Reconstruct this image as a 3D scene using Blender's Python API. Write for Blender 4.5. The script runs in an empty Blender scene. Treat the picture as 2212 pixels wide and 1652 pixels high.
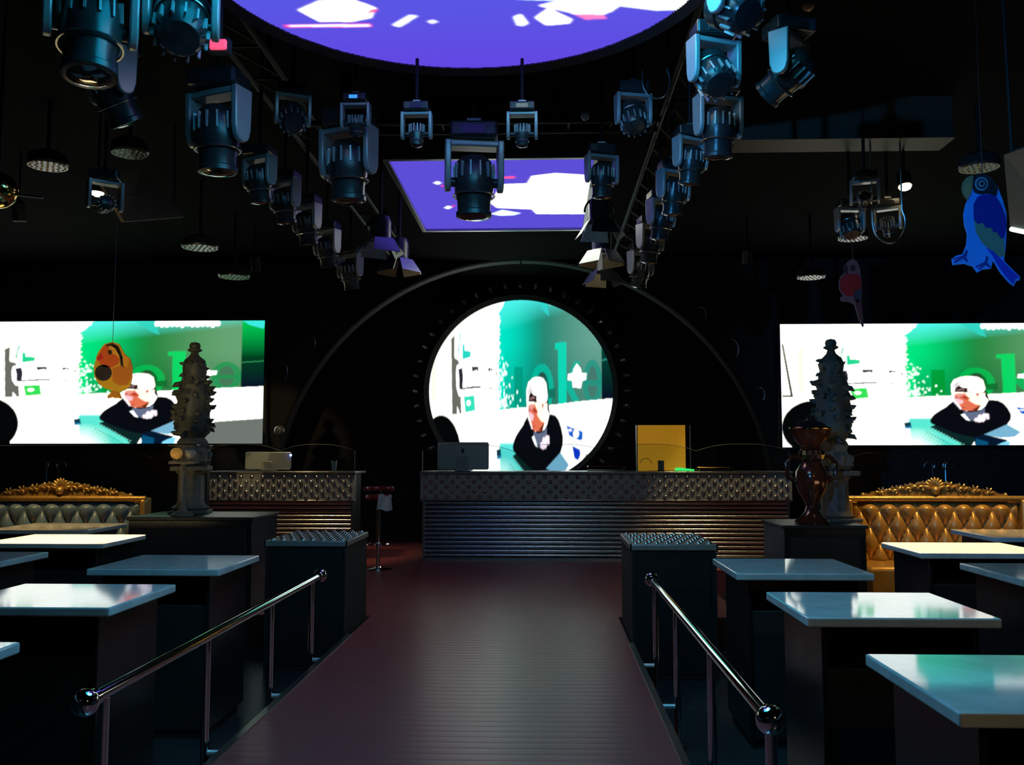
import bpy, math, random
import numpy as np
from mathutils import Vector, Matrix, Euler

random.seed(7)
rng = np.random.default_rng(11)
PI = math.pi
SC = bpy.context.scene
COL = SC.collection

# ------------------------------------------------------------------ camera, world, exposure
F_PX, PITCH, YAW, EYE = 2000.0, math.radians(4.40), math.radians(2.06), 1.55
cam_data = bpy.data.cameras.new('camera')
cam_data.sensor_width = 36.0
cam_data.lens = 36.0 * F_PX / 2212.0
cam_data.clip_end = 100
cam = bpy.data.objects.new('camera', cam_data)
cam.location = (0, 0, EYE)
cam.rotation_euler = (PI / 2 + PITCH, 0, YAW)
COL.objects.link(cam)
SC.camera = cam
CAM_ROT = Euler((PI / 2 + PITCH, 0, YAW)).to_matrix()

world = bpy.data.worlds.new('club_dark')
world.use_nodes = True
bg = world.node_tree.nodes['Background']
bg.inputs[0].default_value = (0.02, 0.03, 0.04, 1)
bg.inputs[1].default_value = 0.15
SC.world = world

SC.view_settings.view_transform = 'Standard'
SC.view_settings.look = 'None'
SC.view_settings.gamma = 1.0
SC.view_settings.use_curve_mapping = False
SC.view_settings.exposure = 0.0
SC.cycles.use_denoising = True
SC.cycles.max_bounces = 5
SC.cycles.diffuse_bounces = 2
SC.cycles.glossy_bounces = 4
SC.cycles.adaptive_threshold = 0.05
SC.cycles.sample_clamp_indirect = 6.0
SC.cycles.blur_glossy = 0.5

# planning helpers: a photo pixel seen at depth Y, or on the level plane z
def ray(px, py):
    return CAM_ROT @ Vector(((px - 1106) / F_PX, -(py - 826) / F_PX, -1.0))
def at_y(px, py, Y):
    r = ray(px, py); t = Y / r.y
    return Vector((r.x * t, Y, EYE + r.z * t))
def at_z(px, py, z):
    r = ray(px, py); t = (z - EYE) / r.z
    return Vector((r.x * t, r.y * t, z))

Z_FLOOR, Z_CEIL = -0.30, 4.75

# ------------------------------------------------------------------ materials
def lin(c):
    return tuple((v / 12.92 if v <= 0.04045 else ((v + 0.055) / 1.055) ** 2.4) for v in [x / 255.0 for x in c])

MATS = {}
def mat(name, color, rough=0.5, metal=0.0, vary=0.15, scale=8.0, bump=0.0, emit=None, emit_s=0.0, spec=0.5, coat=0.0, rough_vary=0.0):
    if name in MATS: return MATS[name]
    m = bpy.data.materials.new(name); m.use_nodes = True
    nt = m.node_tree; b = nt.nodes['Principled BSDF']
    tc = nt.nodes.new('ShaderNodeTexCoord')
    no = nt.nodes.new('ShaderNodeTexNoise'); no.inputs['Scale'].default_value = scale; no.inputs['Detail'].default_value = 4
    nt.links.new(tc.outputs['Object'], no.inputs['Vector'])
    mx = nt.nodes.new('ShaderNodeMix'); mx.data_type = 'RGBA'
    mx.inputs['A'].default_value = tuple(v * (1 - vary) for v in color) + (1,)
    mx.inputs['B'].default_value = tuple(min(1, v * (1 + vary)) for v in color) + (1,)
    nt.links.new(no.outputs['Fac'], mx.inputs['Factor'])
    nt.links.new(mx.outputs['Result'], b.inputs['Base Color'])
    b.inputs['Roughness'].default_value = rough
    if rough_vary:
        mr = nt.nodes.new('ShaderNodeMapRange')
        mr.inputs['To Min'].default_value = max(0.02, rough - rough_vary); mr.inputs['To Max'].default_value = rough + rough_vary
        nt.links.new(no.outputs['Fac'], mr.inputs['Value']); nt.links.new(mr.outputs['Result'], b.inputs['Roughness'])
    b.inputs['Metallic'].default_value = metal
    b.inputs['Specular IOR Level'].default_value = spec
    b.inputs['Coat Weight'].default_value = coat
    b.inputs['Coat Roughness'].default_value = 0.08
    if bump:
        bp = nt.nodes.new('ShaderNodeBump'); bp.inputs['Strength'].default_value = bump; bp.inputs['Distance'].default_value = 0.02
        nt.links.new(no.outputs['Fac'], bp.inputs['Height']); nt.links.new(bp.outputs['Normal'], b.inputs['Normal'])
    if emit:
        b.inputs['Emission Color'].default_value = tuple(emit) + (1,)
        b.inputs['Emission Strength'].default_value = emit_s
    MATS[name] = m
    return m

M_WALL = mat('black_wall_paint', (0.008, 0.009, 0.011), 0.7, vary=0.4, scale=3, bump=0.1)
M_CEIL = mat('black_ceiling_paint', (0.004, 0.004, 0.0045), 0.9, vary=0.4, scale=2, spec=0.04)
M_FLOOR = mat('dark_stone_floor', (0.03, 0.035, 0.037), 0.25, vary=0.4, scale=2, rough_vary=0.1)
M_RISER = mat('red_brown_riser', (0.10, 0.035, 0.02), 0.45, vary=0.3, scale=5)
M_LACQ = mat('black_lacquer', (0.012, 0.015, 0.015), 0.22, vary=0.3, scale=6, rough_vary=0.06)
M_PANEL = mat('black_panel', (0.02, 0.025, 0.025), 0.38, vary=0.3, scale=9)
M_BOX = mat('black_cabinet_cloth', (0.004, 0.005, 0.005), 0.8, vary=0.4, scale=30)
M_CHROME = mat('polished_chrome', (0.80, 0.82, 0.84), 0.07, 1.0, vary=0.03, scale=5)
M_EDGE = mat('dark_glass_edge', (0.06, 0.07, 0.075), 0.5, 0.0, vary=0.1, scale=5)
M_SATIN = mat('satin_chrome', (0.75, 0.77, 0.78), 0.35, 0.6, vary=0.05, scale=9)
M_STEEL = mat('dull_steel', (0.35, 0.37, 0.38), 0.3, 1.0, vary=0.1, scale=12)
M_BRUSH = mat('corrugated_steel', (0.50, 0.53, 0.54), 0.26, 1.0, vary=0.12, scale=14)
M_STUDB = mat('quilted_band_grey', (0.30, 0.31, 0.29), 0.42, 0.35, vary=0.25, scale=16)
M_STUD = mat('steel_stud', (0.55, 0.57, 0.56), 0.2, 1.0, vary=0.08, scale=20)
M_GOLD = mat('gold_leather', (0.46, 0.27, 0.07), 0.34, 0.35, vary=0.2, scale=12, bump=0.08)
M_GOLDW = mat('gilded_carving', (0.52, 0.35, 0.11), 0.38, 0.7, vary=0.35, scale=25, bump=0.2)
M_BLUEREF = mat('blue_reflection_leather', (0.10, 0.18, 0.27), 0.35, 0.0, vary=0.2, scale=12, bump=0.08)  # the blue reflection on the left sofa's back is put into this colour
M_STONE = mat('carved_stone', (0.14, 0.125, 0.10), 0.6, vary=0.5, scale=20, bump=0.5)
M_STONEG = mat('green_patina_stone', (0.055, 0.062, 0.05), 0.55, vary=0.6, scale=24, bump=0.5)
M_COPPER = mat('red_copper_glaze', (0.12, 0.032, 0.016), 0.15, 0.4, vary=0.35, scale=8, coat=0.5)
M_DOME = mat('dark_dome_glaze', (0.016, 0.012, 0.013), 0.3, vary=0.3, scale=6)
M_FIX = mat('black_fixture_plastic', (0.025, 0.028, 0.03), 0.28, vary=0.2, scale=10, rough_vary=0.06)
M_FIXG = mat('grey_fixture_metal', (0.34, 0.37, 0.38), 0.3, 0.2, vary=0.12, scale=8)
M_LENS = mat('dark_lens_glass', (0.03, 0.03, 0.035), 0.04, 0.0, vary=0.1, scale=3, coat=1.0)
M_PIPE = mat('black_pipe', (0.009, 0.009, 0.010), 0.55, 0.0, vary=0.15, scale=9, spec=0.2)
M_CREAM = mat('amber_led_lens', (0.62, 0.45, 0.2), 0.2, 0.0, vary=0.1, scale=9)
M_BROWNB = mat('brown_board', (0.05, 0.032, 0.018), 0.55, vary=0.3, scale=5)
M_RED = mat('red_vinyl', (0.28, 0.02, 0.03), 0.35, vary=0.15, scale=8)
M_WHITE = mat('white_cloth', (0.62, 0.63, 0.58), 0.8, vary=0.1, scale=20)
M_ALU = mat('silver_aluminium', (0.40, 0.40, 0.38), 0.38, 0.6, vary=0.05, scale=6)
M_DARKG = mat('dark_grey_mark', (0.02, 0.02, 0.02), 0.3)
M_BRASS = mat('polished_brass', (0.72, 0.45, 0.14), 0.12, 1.0, vary=0.08, scale=5)

def marble_mat():
    m = bpy.data.materials.new('pale_marble'); m.use_nodes = True
    nt = m.node_tree; b = nt.nodes['Principled BSDF']
    tc = nt.nodes.new('ShaderNodeTexCoord')
    n1 = nt.nodes.new('ShaderNodeTexNoise'); n1.inputs['Scale'].default_value = 3.5; n1.inputs['Detail'].default_value = 8; n1.inputs['Distortion'].default_value = 1.6
    nt.links.new(tc.outputs['Object'], n1.inputs['Vector'])
    cr = nt.nodes.new('ShaderNodeValToRGB')
    e = cr.color_ramp.elements
    e[0].position = 0.30; e[0].color = (0.55, 0.58, 0.58, 1)
    e[1].position = 0.72; e[1].color = (0.74, 0.78, 0.77, 1)
    v = e.new(0.5); v.color = (0.62, 0.66, 0.66, 1)
    nt.links.new(n1.outputs['Fac'], cr.inputs['Fac'])
    nt.links.new(cr.outputs['Color'], b.inputs['Base Color'])
    b.inputs['Roughness'].default_value = 0.06
    b.inputs['Specular IOR Level'].default_value = 0.5
    return m
M_MARBLE = marble_mat()

def walkway_mat():
    m = bpy.data.materials.new('wine_brown_boards'); m.use_nodes = True
    nt = m.node_tree; b = nt.nodes['Principled BSDF']
    tc = nt.nodes.new('ShaderNodeTexCoord')
    mp = nt.nodes.new('ShaderNodeMapping'); mp.inputs['Scale'].default_value = (1.2, 14, 1)
    nt.links.new(tc.outputs['Object'], mp.inputs['Vector'])
    n1 = nt.nodes.new('ShaderNodeTexNoise'); n1.inputs['Scale'].default_value = 3; n1.inputs['Detail'].default_value = 6
    nt.links.new(mp.outputs['Vector'], n1.inputs['Vector'])
    w = nt.nodes.new('ShaderNodeTexWave'); w.bands_direction = 'Y'; w.inputs['Scale'].default_value = 3.2; w.inputs['Distortion'].default_value = 0.2
    nt.links.new(tc.outputs['Object'], w.inputs['Vector'])
    cr = nt.nodes.new('ShaderNodeValToRGB')
    cr.color_ramp.elements[0].color = (0.24, 0.046, 0.050, 1); cr.color_ramp.elements[1].color = (0.33, 0.075, 0.075, 1)
    nt.links.new(n1.outputs['Fac'], cr.inputs['Fac'])
    nt.links.new(cr.outputs['Color'], b.inputs['Base Color'])
    ma = nt.nodes.new('ShaderNodeMath'); ma.operation = 'POWER'; ma.inputs[1].default_value = 0.15
    nt.links.new(w.outputs['Fac'], ma.inputs[0])
    ad = nt.nodes.new('ShaderNodeMath'); ad.operation = 'MULTIPLY_ADD'; ad.inputs[1].default_value = 0.25
    nt.links.new(n1.outputs['Fac'], ad.inputs[0]); nt.links.new(ma.outputs[0], ad.inputs[2])
    bp = nt.nodes.new('ShaderNodeBump'); bp.inputs['Strength'].default_value = 0.25; bp.inputs['Distance'].default_value = 0.006
    nt.links.new(ad.outputs[0], bp.inputs['Height']); nt.links.new(bp.outputs['Normal'], b.inputs['Normal'])
    b.inputs['Roughness'].default_value = 0.32
    b.inputs['Specular IOR Level'].default_value = 0.28
    return m
M_WALK = walkway_mat()

def glass_mat():
    m = bpy.data.materials.new('clear_guard_glass'); m.use_nodes = True
    nt = m.node_tree; nt.nodes.clear()
    o = nt.nodes.new('ShaderNodeOutputMaterial'); mx = nt.nodes.new('ShaderNodeMixShader')
    t = nt.nodes.new('ShaderNodeBsdfTransparent'); t.inputs[0].default_value = (0.90, 0.94, 0.94, 1)
    g = nt.nodes.new('ShaderNodeBsdfGlossy'); g.inputs['Roughness'].default_value = 0.03
    fr = nt.nodes.new('ShaderNodeFresnel'); fr.inputs[0].default_value = 1.45
    nt.links.new(fr.outputs[0], mx.inputs[0]); nt.links.new(t.outputs[0], mx.inputs[1]); nt.links.new(g.outputs[0], mx.inputs[2])
    nt.links.new(mx.outputs[0], o.inputs[0])
    return m
M_GLASS = glass_mat()

def emit_mat(name, color, s):
    return mat(name, color, 0.4, emit=color, emit_s=s)
def screen_mat():
    m = bpy.data.materials.new('led_screen_picture'); m.use_nodes = True
    nt = m.node_tree; nt.nodes.clear()
    o = nt.nodes.new('ShaderNodeOutputMaterial'); e = nt.nodes.new('ShaderNodeEmission')
    a = nt.nodes.new('ShaderNodeAttribute'); a.attribute_name = 'picture'
    nt.links.new(a.outputs['Color'], e.inputs['Color']); e.inputs['Strength'].default_value = 1.0
    nt.links.new(e.outputs[0], o.inputs[0])
    return m
M_SCREEN = screen_mat()

# ------------------------------------------------------------------ mesh builder
class MB:
    def __init__(s): s.v = []; s.f = []
    def add(s, vs, fs):
        n = len(s.v); s.v += [tuple(v) for v in vs]; s.f += [tuple(i + n for i in f) for f in fs]; return s
    def box(s, c, d, rot=None):
        x, y, z = d[0] / 2, d[1] / 2, d[2] / 2
        vs = [Vector(p) for p in ((-x,-y,-z),(x,-y,-z),(x,y,-z),(-x,y,-z),(-x,-y,z),(x,-y,z),(x,y,z),(-x,y,z))]
        if rot: R = Euler(rot).to_matrix(); vs = [R @ v for v in vs]
        c = Vector(c); vs = [v + c for v in vs]
        return s.add(vs, [(0,3,2,1),(4,5,6,7),(0,1,5,4),(1,2,6,5),(2,3,7,6),(3,0,4,7)])
    def box2(s, a, b):
        return s.box([(a[i] + b[i]) / 2 for i in range(3)], [abs(b[i] - a[i]) for i in range(3)])
    def tube(s, pts, r, n=10, caps=True, closed=False):
        pts = [Vector(p) for p in pts]; k = len(pts); rs = r if isinstance(r, (list, tuple)) else [r] * k
        vs = []; up = None
        for i in range(k):
            if closed: t = pts[(i + 1) % k] - pts[i - 1]
            else: t = pts[min(i + 1, k - 1)] - pts[max(i - 1, 0)]
            t.normalize()
            if up is None: up = Vector((0,0,1)) if abs(t.z) < 0.9 else Vector((1,0,0))
            a = t.cross(up); a.normalize(); b = a.cross(t); up = b
            for j in range(n):
                q = 2 * PI * j / n; vs.append(pts[i] + (a * math.cos(q) + b * math.sin(q)) * rs[i])
        fs = []
        for i in range(k if closed else k - 1):
            for j in range(n):
                i2 = (i + 1) % k
                fs.append((i*n+j, i*n+(j+1)%n, i2*n+(j+1)%n, i2*n+j))
        if caps and not closed:
            fs.append(tuple(range(n - 1, -1, -1))); fs.append(tuple(range((k-1)*n, k*n)))
        return s.add(vs, fs)
    def cyl(s, a, b, r0, r1=None, n=16): return s.tube([a, b], [r0, r0 if r1 is None else r1], n)
    def lathe(s, prof, n=24, c=(0,0,0), M=None, wob=None):
        vs = []; k = len(prof)
        for (r, z) in prof:
            for j in range(n):
                q = 2 * PI * j / n
                rr = r * (1 + (wob(q, z) if wob else 0))
                p = Vector((rr * math.cos(q), rr * math.sin(q), z))
                if M: p = M @ p
                vs.append(p + Vector(c))
        fs = [(i*n+j, i*n+(j+1)%n, (i+1)*n+(j+1)%n, (i+1)*n+j) for i in range(k-1) for j in range(n)]
        fs.append(tuple(range(n-1,-1,-1))); fs.append(tuple(range((k-1)*n, k*n)))
        return s.add(vs, fs)
    def ball(s, c, r, n=14, sc=(1,1,1), rot=None):
        k = n // 2
        prof = [(math.sin(PI * i / k) + 1e-4, -math.cos(PI * i / k)) for i in range(k + 1)]
        M = Matrix.Diagonal((r*sc[0], r*sc[1], r*sc[2]))
        if rot: M = Euler(rot).to_matrix() @ M
        return s.lathe(prof, n, c, M)
    def prism(s, pts, y0, y1):   # outline in x,z, thickness along y
        n = len(pts)
        ar = sum(pts[i][0]*pts[(i+1)%n][1] - pts[(i+1)%n][0]*pts[i][1] for i in range(n))
        if ar < 0: pts = pts[::-1]
        vs = [(p[0], y0, p[1]) for p in pts] + [(p[0], y1, p[1]) for p in pts]
        fs = [tuple(range(n)), tuple(range(2*n-1, n-1, -1))] + [(i, i+n, (i+1)%n+n, (i+1)%n) for i in range(n)]
        return s.add(vs, fs)
    def ring(s, c, R, r, n=48, m=8, axis='z', a0=0, a1=2*PI):
        full = abs(a1 - a0 - 2*PI) < 1e-6
        pts = []
        for i in range(n + (0 if full else 1)):
            q = a0 + (a1 - a0) * i / n
            u, v = R*math.cos(q), R*math.sin(q)
            pts.append(Vector(c) + (Vector((u, v, 0)) if axis == 'z' else Vector((u, 0, v)) if axis == 'y' else Vector((0, u, v))))
        return s.tube(pts, r, m, closed=full)
    def mesh(s, name, m, smooth=35):
        me = bpy.data.meshes.new(name); me.from_pydata(s.v, [], s.f); me.materials.append(m)
        if smooth:
            me.shade_smooth(); me.set_sharp_from_angle(angle=math.radians(smooth))
        return me
    def build(s, name, m, parent=None, loc=(0,0,0), rot=(0,0,0), bevel=0.0, smooth=35):
        o = bpy.data.objects.new(name, s.mesh(name, m, smooth)); COL.objects.link(o)
        o.parent = parent; o.location = loc; o.rotation_euler = rot
        if bevel:
            b = o.modifiers.new('bevel', 'BEVEL'); b.width = bevel; b.segments = 2; b.limit_method = 'ANGLE'
        return o

def tag(o, label, cat=None, group=None, kind=None):
    if label: o['label'] = label
    if cat: o['category'] = cat
    if group: o['group'] = group
    if kind: o['kind'] = kind
    return o
def thing(name, label, cat, loc=(0,0,0), rotz=0, group=None):
    o = bpy.data.objects.new(name, None); o.empty_display_size = 0.1; COL.objects.link(o)
    o.location = loc; o.rotation_euler = (0, 0, rotz)
    return tag(o, label, cat, group)
def inst(name, me, parent, loc=(0,0,0), rot=(0,0,0), scale=(1,1,1)):
    o = bpy.data.objects.new(name, me); COL.objects.link(o); o.parent = parent
    o.location = loc; o.rotation_euler = rot; o.scale = scale
    return o
def struct(name, mb, m, label=None, parent=None, **k):
    o = mb.build(name, m, parent, **k)
    if parent is None: o['kind'] = 'structure'
    if label: o['label'] = label
    return o

# ------------------------------------------------------------------ the room
XL, XR, Y0, Y1 = -9.5, 8.6, -3.0, 17.2
struct('floor', MB().box2((XL, Y0, Z_FLOOR - 0.1), (XR, Y1, Z_FLOOR)), M_FLOOR, 'dark floor below the walkway')
struct('ceiling', MB().box2((XL, Y0, Z_CEIL), (XR, Y1, Z_CEIL + 0.1)), M_CEIL, 'black ceiling full of stage lights')
struct('wall_left', MB().box2((XL - 0.1, Y0, Z_FLOOR), (XL, Y1, Z_CEIL)), M_WALL, 'dark left side wall')
struct('wall_right', MB().box2((XR, Y0, Z_FLOOR), (XR + 0.1, Y1, Z_CEIL)), M_WALL, 'dark right side wall')
struct('wall_rear', MB().box2((XL, Y0 - 0.1, Z_FLOOR), (XR, Y0, Z_CEIL)), M_WALL, 'dark wall behind the viewer')
struct('wall_back', MB().box2((XL, Y1, Z_FLOOR), (XR, Y1 + 0.1, Z_CEIL)), M_WALL, 'black far wall behind the bar')

WX0, WX1, W_END = -1.68, 0.69, 9.0
struct('walkway', MB().box2((WX0, Y0, Z_FLOOR), (WX1, W_END, 0.0)), M_WALK, 'raised wine-brown walkway leading to the bar')
stg = MB().box2((-2.9, W_END, Z_FLOOR), (1.9, 12.6, 0.0)).box2((-6.2, 12.6, Z_FLOOR), (5.6, Y1, 0.0))
struct('stage', stg, M_WALK, 'raised floor around the bar')
struct('trim_1', MB().box2((WX0 - 0.03, Y0, -0.06), (WX0 + 0.012, 8.05, 0.008)), M_STEEL, 'thin metal edge strip on the left of the walkway')
struct('trim_2', MB().box2((WX1 - 0.012, Y0, -0.06), (WX1 + 0.03, 7.75, 0.008)), M_STEEL, 'thin metal edge strip on the right of the walkway')
struct('trim_3', MB().box2((-2.9, W_END - 0.02, Z_FLOOR), (WX0 - 0.03, W_END, -0.01)), M_RISER, 'red-brown riser at the left of the stage')
struct('trim_4', MB().box2((WX1 + 0.03, W_END - 0.02, Z_FLOOR), (1.9, W_END, -0.01)), M_RISER, 'red-brown riser at the right of the stage')

# proscenium wall with an arched opening
YP = 15.2
ac = at_y(1125, 1100, YP); AR = 540 / F_PX * YP
def arch_wall():
    mb = MB(); n = 64; vs = []; base = 0.0
    a_lo = math.asin(max(-1, (base - ac.z) / AR))
    for i in range(n + 1):
        q = a_lo + (PI - 2 * a_lo) * i / n
        vs.append((ac.x + AR * math.cos(q), ac.z + AR * math.sin(q)))
    out = []
    for (x, z) in vs:   # match each arch point with a point on the outer border
        dx, dz = x - ac.x, z - ac.z
        ts = []
        if dx > 1e-6: ts.append((XR - ac.x) / dx)
        if dx < -1e-6: ts.append((XL - ac.x) / dx)
        if dz > 1e-6: ts.append((Z_CEIL - ac.z) / dz)
        if dz < -1e-6: ts.append((base - ac.z) / dz if base < ac.z - 1e-3 and z > base + 1e-6 else 1e9)
        t = min(ts); out.append((ac.x + dx * t, ac.z + dz * t))
    V = []; Fs = []
    for y in (YP, YP + 0.25):
        V += [(x, y, z) for x, z in vs] + [(x, y, z) for x, z in out]
    N = n + 1; L = 2 * N
    for i in range(n):
        Fs.append((i, i + 1, N + i + 1, N + i)); Fs.append((L + i, L + N + i, L + N + i + 1, L + i + 1))
        Fs.append((i, L + i, L + i + 1, i + 1))
    mb.add(V, Fs); return mb
struct('wall_arch', arch_wall(), M_WALL, 'black wall with a wide arched opening behind the bar')
a_lo = math.asin((0 - ac.z) / AR)
struct('trim_5', MB().ring((ac.x, YP - 0.01, ac.z), AR + 0.03, 0.02, 90, 8, 'y', a_lo + 0.02, PI - a_lo - 0.02), M_PIPE, 'thin dark moulding around the arch')

# ------------------------------------------------------------------ LED pictures (painted as flat light on the screens)
class Paint:
    def __init__(s, x0, x1, y0, y1, res):
        s.x0, s.y0, s.res = x0, y0, res
        s.w, s.h = int((x1 - x0) / res), int((y1 - y0) / res)
        X, Y = np.meshgrid(x0 + (np.arange(s.w) + 0.5) * res, y0 + (np.arange(s.h) + 0.5) * res)
        s.X, s.Y = X, Y; s.im = np.zeros((s.h, s.w, 3))
    def put(s, mask, col, k=1.0, a=1.0):
        c = np.array(lin(col)) * k
        m = (mask * a)[..., None]; s.im = s.im * (1 - m) + c * m
    def rect(s, x0, y0, x1, y1, col, k=1, a=1): s.put(((s.X >= x0) & (s.X <= x1) & (s.Y >= y0) & (s.Y <= y1)).astype(float), col, k, a)
    def ell(s, cx, cy, rx, ry, col, k=1, a=1, rot=0, soft=0):
        c, q = math.cos(rot), math.sin(rot); dx, dy = s.X - cx, s.Y - cy
        u, v = (dx*c + dy*q) / rx, (-dx*q + dy*c) / ry
        d = np.sqrt(u*u + v*v)
        s.put(np.clip((1 - d) / soft + 0.5, 0, 1) if soft else (d <= 1).astype(float), col, k, a)
    def ring(s, cx, cy, rx, ry, ix, iy, col, k=1, a=1):
        d = ((s.X-cx)/rx)**2 + ((s.Y-cy)/ry)**2 <= 1; e = ((s.X-cx)/ix)**2 + ((s.Y-cy)/iy)**2 <= 1
        s.put((d & ~e).astype(float), col, k, a)
    def poly(s, pts, col, k=1, a=1):
        ins = np.zeros_like(s.X, bool); n = len(pts)
        for i in range(n):
            (xa, ya), (xb, yb) = pts[i], pts[(i+1) % n]
            if ya == yb: continue
            c = ((ya > s.Y) != (yb > s.Y)) & (s.X < (xb - xa) * (s.Y - ya) / (yb - ya) + xa)
            ins ^= c
        s.put(ins.astype(float), col, k, a)
    def line(s, x0, y0, x1, y1, w, col, k=1, a=1):
        dx, dy = x1-x0, y1-y0; L = math.hypot(dx, dy); nx, ny = -dy/L*w/2, dx/L*w/2
        s.poly([(x0+nx,y0+ny),(x1+nx,y1+ny),(x1-nx,y1-ny),(x0-nx,y0-ny)], col, k, a)
    def blur(s, n=1):
        for _ in range(n):
            for ax in (0, 1):
                p = np.concatenate([np.take(s.im, [0], ax), s.im, np.take(s.im, [-1], ax)], ax)
                L = p.shape[ax]
                s.im = (np.take(p, range(0, L-2), ax) + 2*np.take(p, range(1, L-1), ax) + np.take(p, range(2, L), ax)) / 4
    def sample(s, x, y):
        u = np.clip((x - s.x0) / s.res - 0.5, 0, s.w - 1.001); v = np.clip((y - s.y0) / s.res - 0.5, 0, s.h - 1.001)
        i, j = u.astype(int), v.astype(int); fu, fv = (u - i)[..., None], (v - j)[..., None]
        I = s.im
        return (I[j,i]*(1-fu) + I[j,i+1]*fu)*(1-fv) + (I[j+1,i]*(1-fu) + I[j+1,i+1]*fu)*fv

def letter_c(P, cx, cy, r, col, a):
    P.ring(cx, cy, r, r*1.05, r*0.5, r*0.72, col, 1, a)
WH = 1.9
def video_frame():
    P = Paint(-104, 578, 688, 962, 1.0)
    A = lambda pts: [(190 + x / 8.694, 775 + y / 8.694) for x, y in pts]
    L = lambda pts: [(x / 6.117, 690 + y / 6.117) for x, y in pts]
    Cq = lambda pts: [(170 + (1060 + x / 6.607 - 1078) / 0.629, 840 + (780 + y / 6.607 - 868) / 1.58) for x, y in pts]
    def E(f, cx, cy, rx, ry, n=18): return f([(cx + rx*math.cos(2*PI*k/n), cy + ry*math.sin(2*PI*k/n)) for k in range(n)])
    P.rect(-200, 600, 700, 1000, (253, 254, 240), WH)
    X, Y = P.X, P.Y
    edge = 168 + np.interp(Y, np.linspace(688, 962, 90), np.random.default_rng(9).normal(0, 2.2, 90)) + np.clip((718 - Y), 0, 30)*1.1
    m = np.clip((X - edge)/4, 0, 1) * (X < 523) * (Y < 851 - (X - 168) * 0.037)
    t = np.clip((X - 168) / 355, 0, 1)[..., None]; ty = np.clip((Y - 692) / 150, 0, 1)[..., None]
    a_, b_, c_ = [np.array(lin(c)) for c in ((0, 232, 130), (16, 132, 54), (104, 164, 116))]
    w1 = np.clip(t / .5, 0, 1); w1 = w1*w1*(3 - 2*w1); w2 = np.clip((t - .3) / .7, 0, 1); w2 = w2*w2*(3 - 2*w2)
    g = a_ + (b_ - a_) * w1; g = g + (c_ - g) * w2
    k = np.clip(1.1 - ty * 3.2 - t*.8, 0, 1); g = g * (1 - k) + np.array(lin((85, 250, 240))) * k
    k2 = np.clip((ty - .45) * 0.9, 0, .45) * (t > .06); g = g * (1 - k2) + np.array(lin((6, 92, 38))) * k2
    P.im = P.im * (1 - m[..., None]) + g * m[..., None]
    P.poly([(290,693),(334,693),(343,722),(326,716)], (48, 215, 195), 1, .9)
    # letters of the cut-off word
    gl, gd, bgk = (0, 192, 84), (0, 152, 44), (18, 108, 44)
    P.poly(A([(290,150),(540,150),(540,605),(290,620)]), gd, 1, .8)
    P.poly(E(A, 1110, 400, 350, 295), gl, 1, .8); P.poly(E(A, 1120, 420, 200, 215), bgk); P.poly(A([(1300,420),(1500,400),(1500,520),(1300,520)]), bgk, 1, .9)
    P.poly(A([(1500,-140),(1840,-150),(1840,600),(1600,605),(1590,-60),(1500,-65)]), (0, 222, 104), 1, .9)
    P.poly(A([(1840,330),(2080,80),(2260,80),(1990,370),(2280,590),(2060,590),(1840,410)]), (8, 184, 92), 1, .9)
    P.poly(E(A, 2620, 330, 290, 270), (30, 150, 82), 1, .85); P.poly(E(A, 2620, 330, 150, 190), (70, 122, 88)); P.poly(A([(2400,300),(2880,300),(2880,375),(2400,375)]), (30, 150, 82), 1, .85)
    # strip beyond the panel
    m = ((X >= 523) & (Y < 840)).astype(float)[..., None]; ty = np.clip((Y - 695) / 140, 0, 1)[..., None]
    g = np.where(ty < 0.55, np.array(lin((0,200,84))) * (1 - ty/0.55) + np.array(lin((0,62,32))) * ty/0.55,
                 np.array(lin((0,62,32))) * (1 - (ty-0.55)/0.45) + np.array(lin((8,14,38))) * (ty-0.55)/0.45)
    P.im = P.im * (1 - m) + g * m
    P.poly([(523,692),(574,692),(570,710),(540,702)], (60, 235, 225)); P.line(524, 783, 573, 780, 2, (50,150,90))
    for i in range(13): P.ell(337 + i*11.1, 698 + (i % 3), 5.6, 6.5 + (i % 2), (250,255,250), 2)
    P.rect(333, 690, 470, 698, (250,255,250), 2)
    r = np.random.default_rng(3)
    for _ in range(85):
        d = abs(r.normal(0, 22)); q = r.uniform(1.2, 3.1); yy = r.choice([r.normal(800, 16), r.normal(840, 8)])
        P.ell(170 + d, min(yy, 846), q, q, (225,255,240), 1.6, .9)
    # white desk
    P.poly([(150,852),(326,846),(440,840),(575,835),(575,1000),(150,1000)], (252,253,243), WH)
    P.poly([(425,936),(470,911),(575,904),(575,1000),(438,1000)], (112,118,112))
    P.rect(60, 861, 110, 865, (214,222,208), 1.3, .5)
    # bottle labels at the left
    P.poly(L([(20,385),(95,350),(100,545),(185,570),(230,880),(245,1015),(50,1025)]), (70,70,64), 1, .95)
    P.poly(L([(90,360),(140,340),(135,520),(110,555),(95,540)]), (245,250,232), 2); P.poly(L([(150,950),(200,1000),(195,1020),(150,1020)]), (240,250,240), 2)
    P.poly(L([(190,520),(210,400),(260,290),(330,280),(270,380),(258,560),(250,600),(190,600)]), (232,255,244), 2)
    P.poly(L([(170,480),(200,350),(240,310),(200,420),(185,560)]), (90,200,160))
    P.poly(L([(265,430),(300,430),(310,480),(440,490),(430,540),(260,560)]), (40,218,152)); P.poly(L([(290,380),(340,290),(350,290),(305,400)]), (190,214,200), 1.2)
    P.poly(L([(125,680),(140,610),(200,595),(420,575),(600,590),(660,600),(660,830),(470,850),(190,870),(140,800)]), (246,248,252), 2.2)
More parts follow.
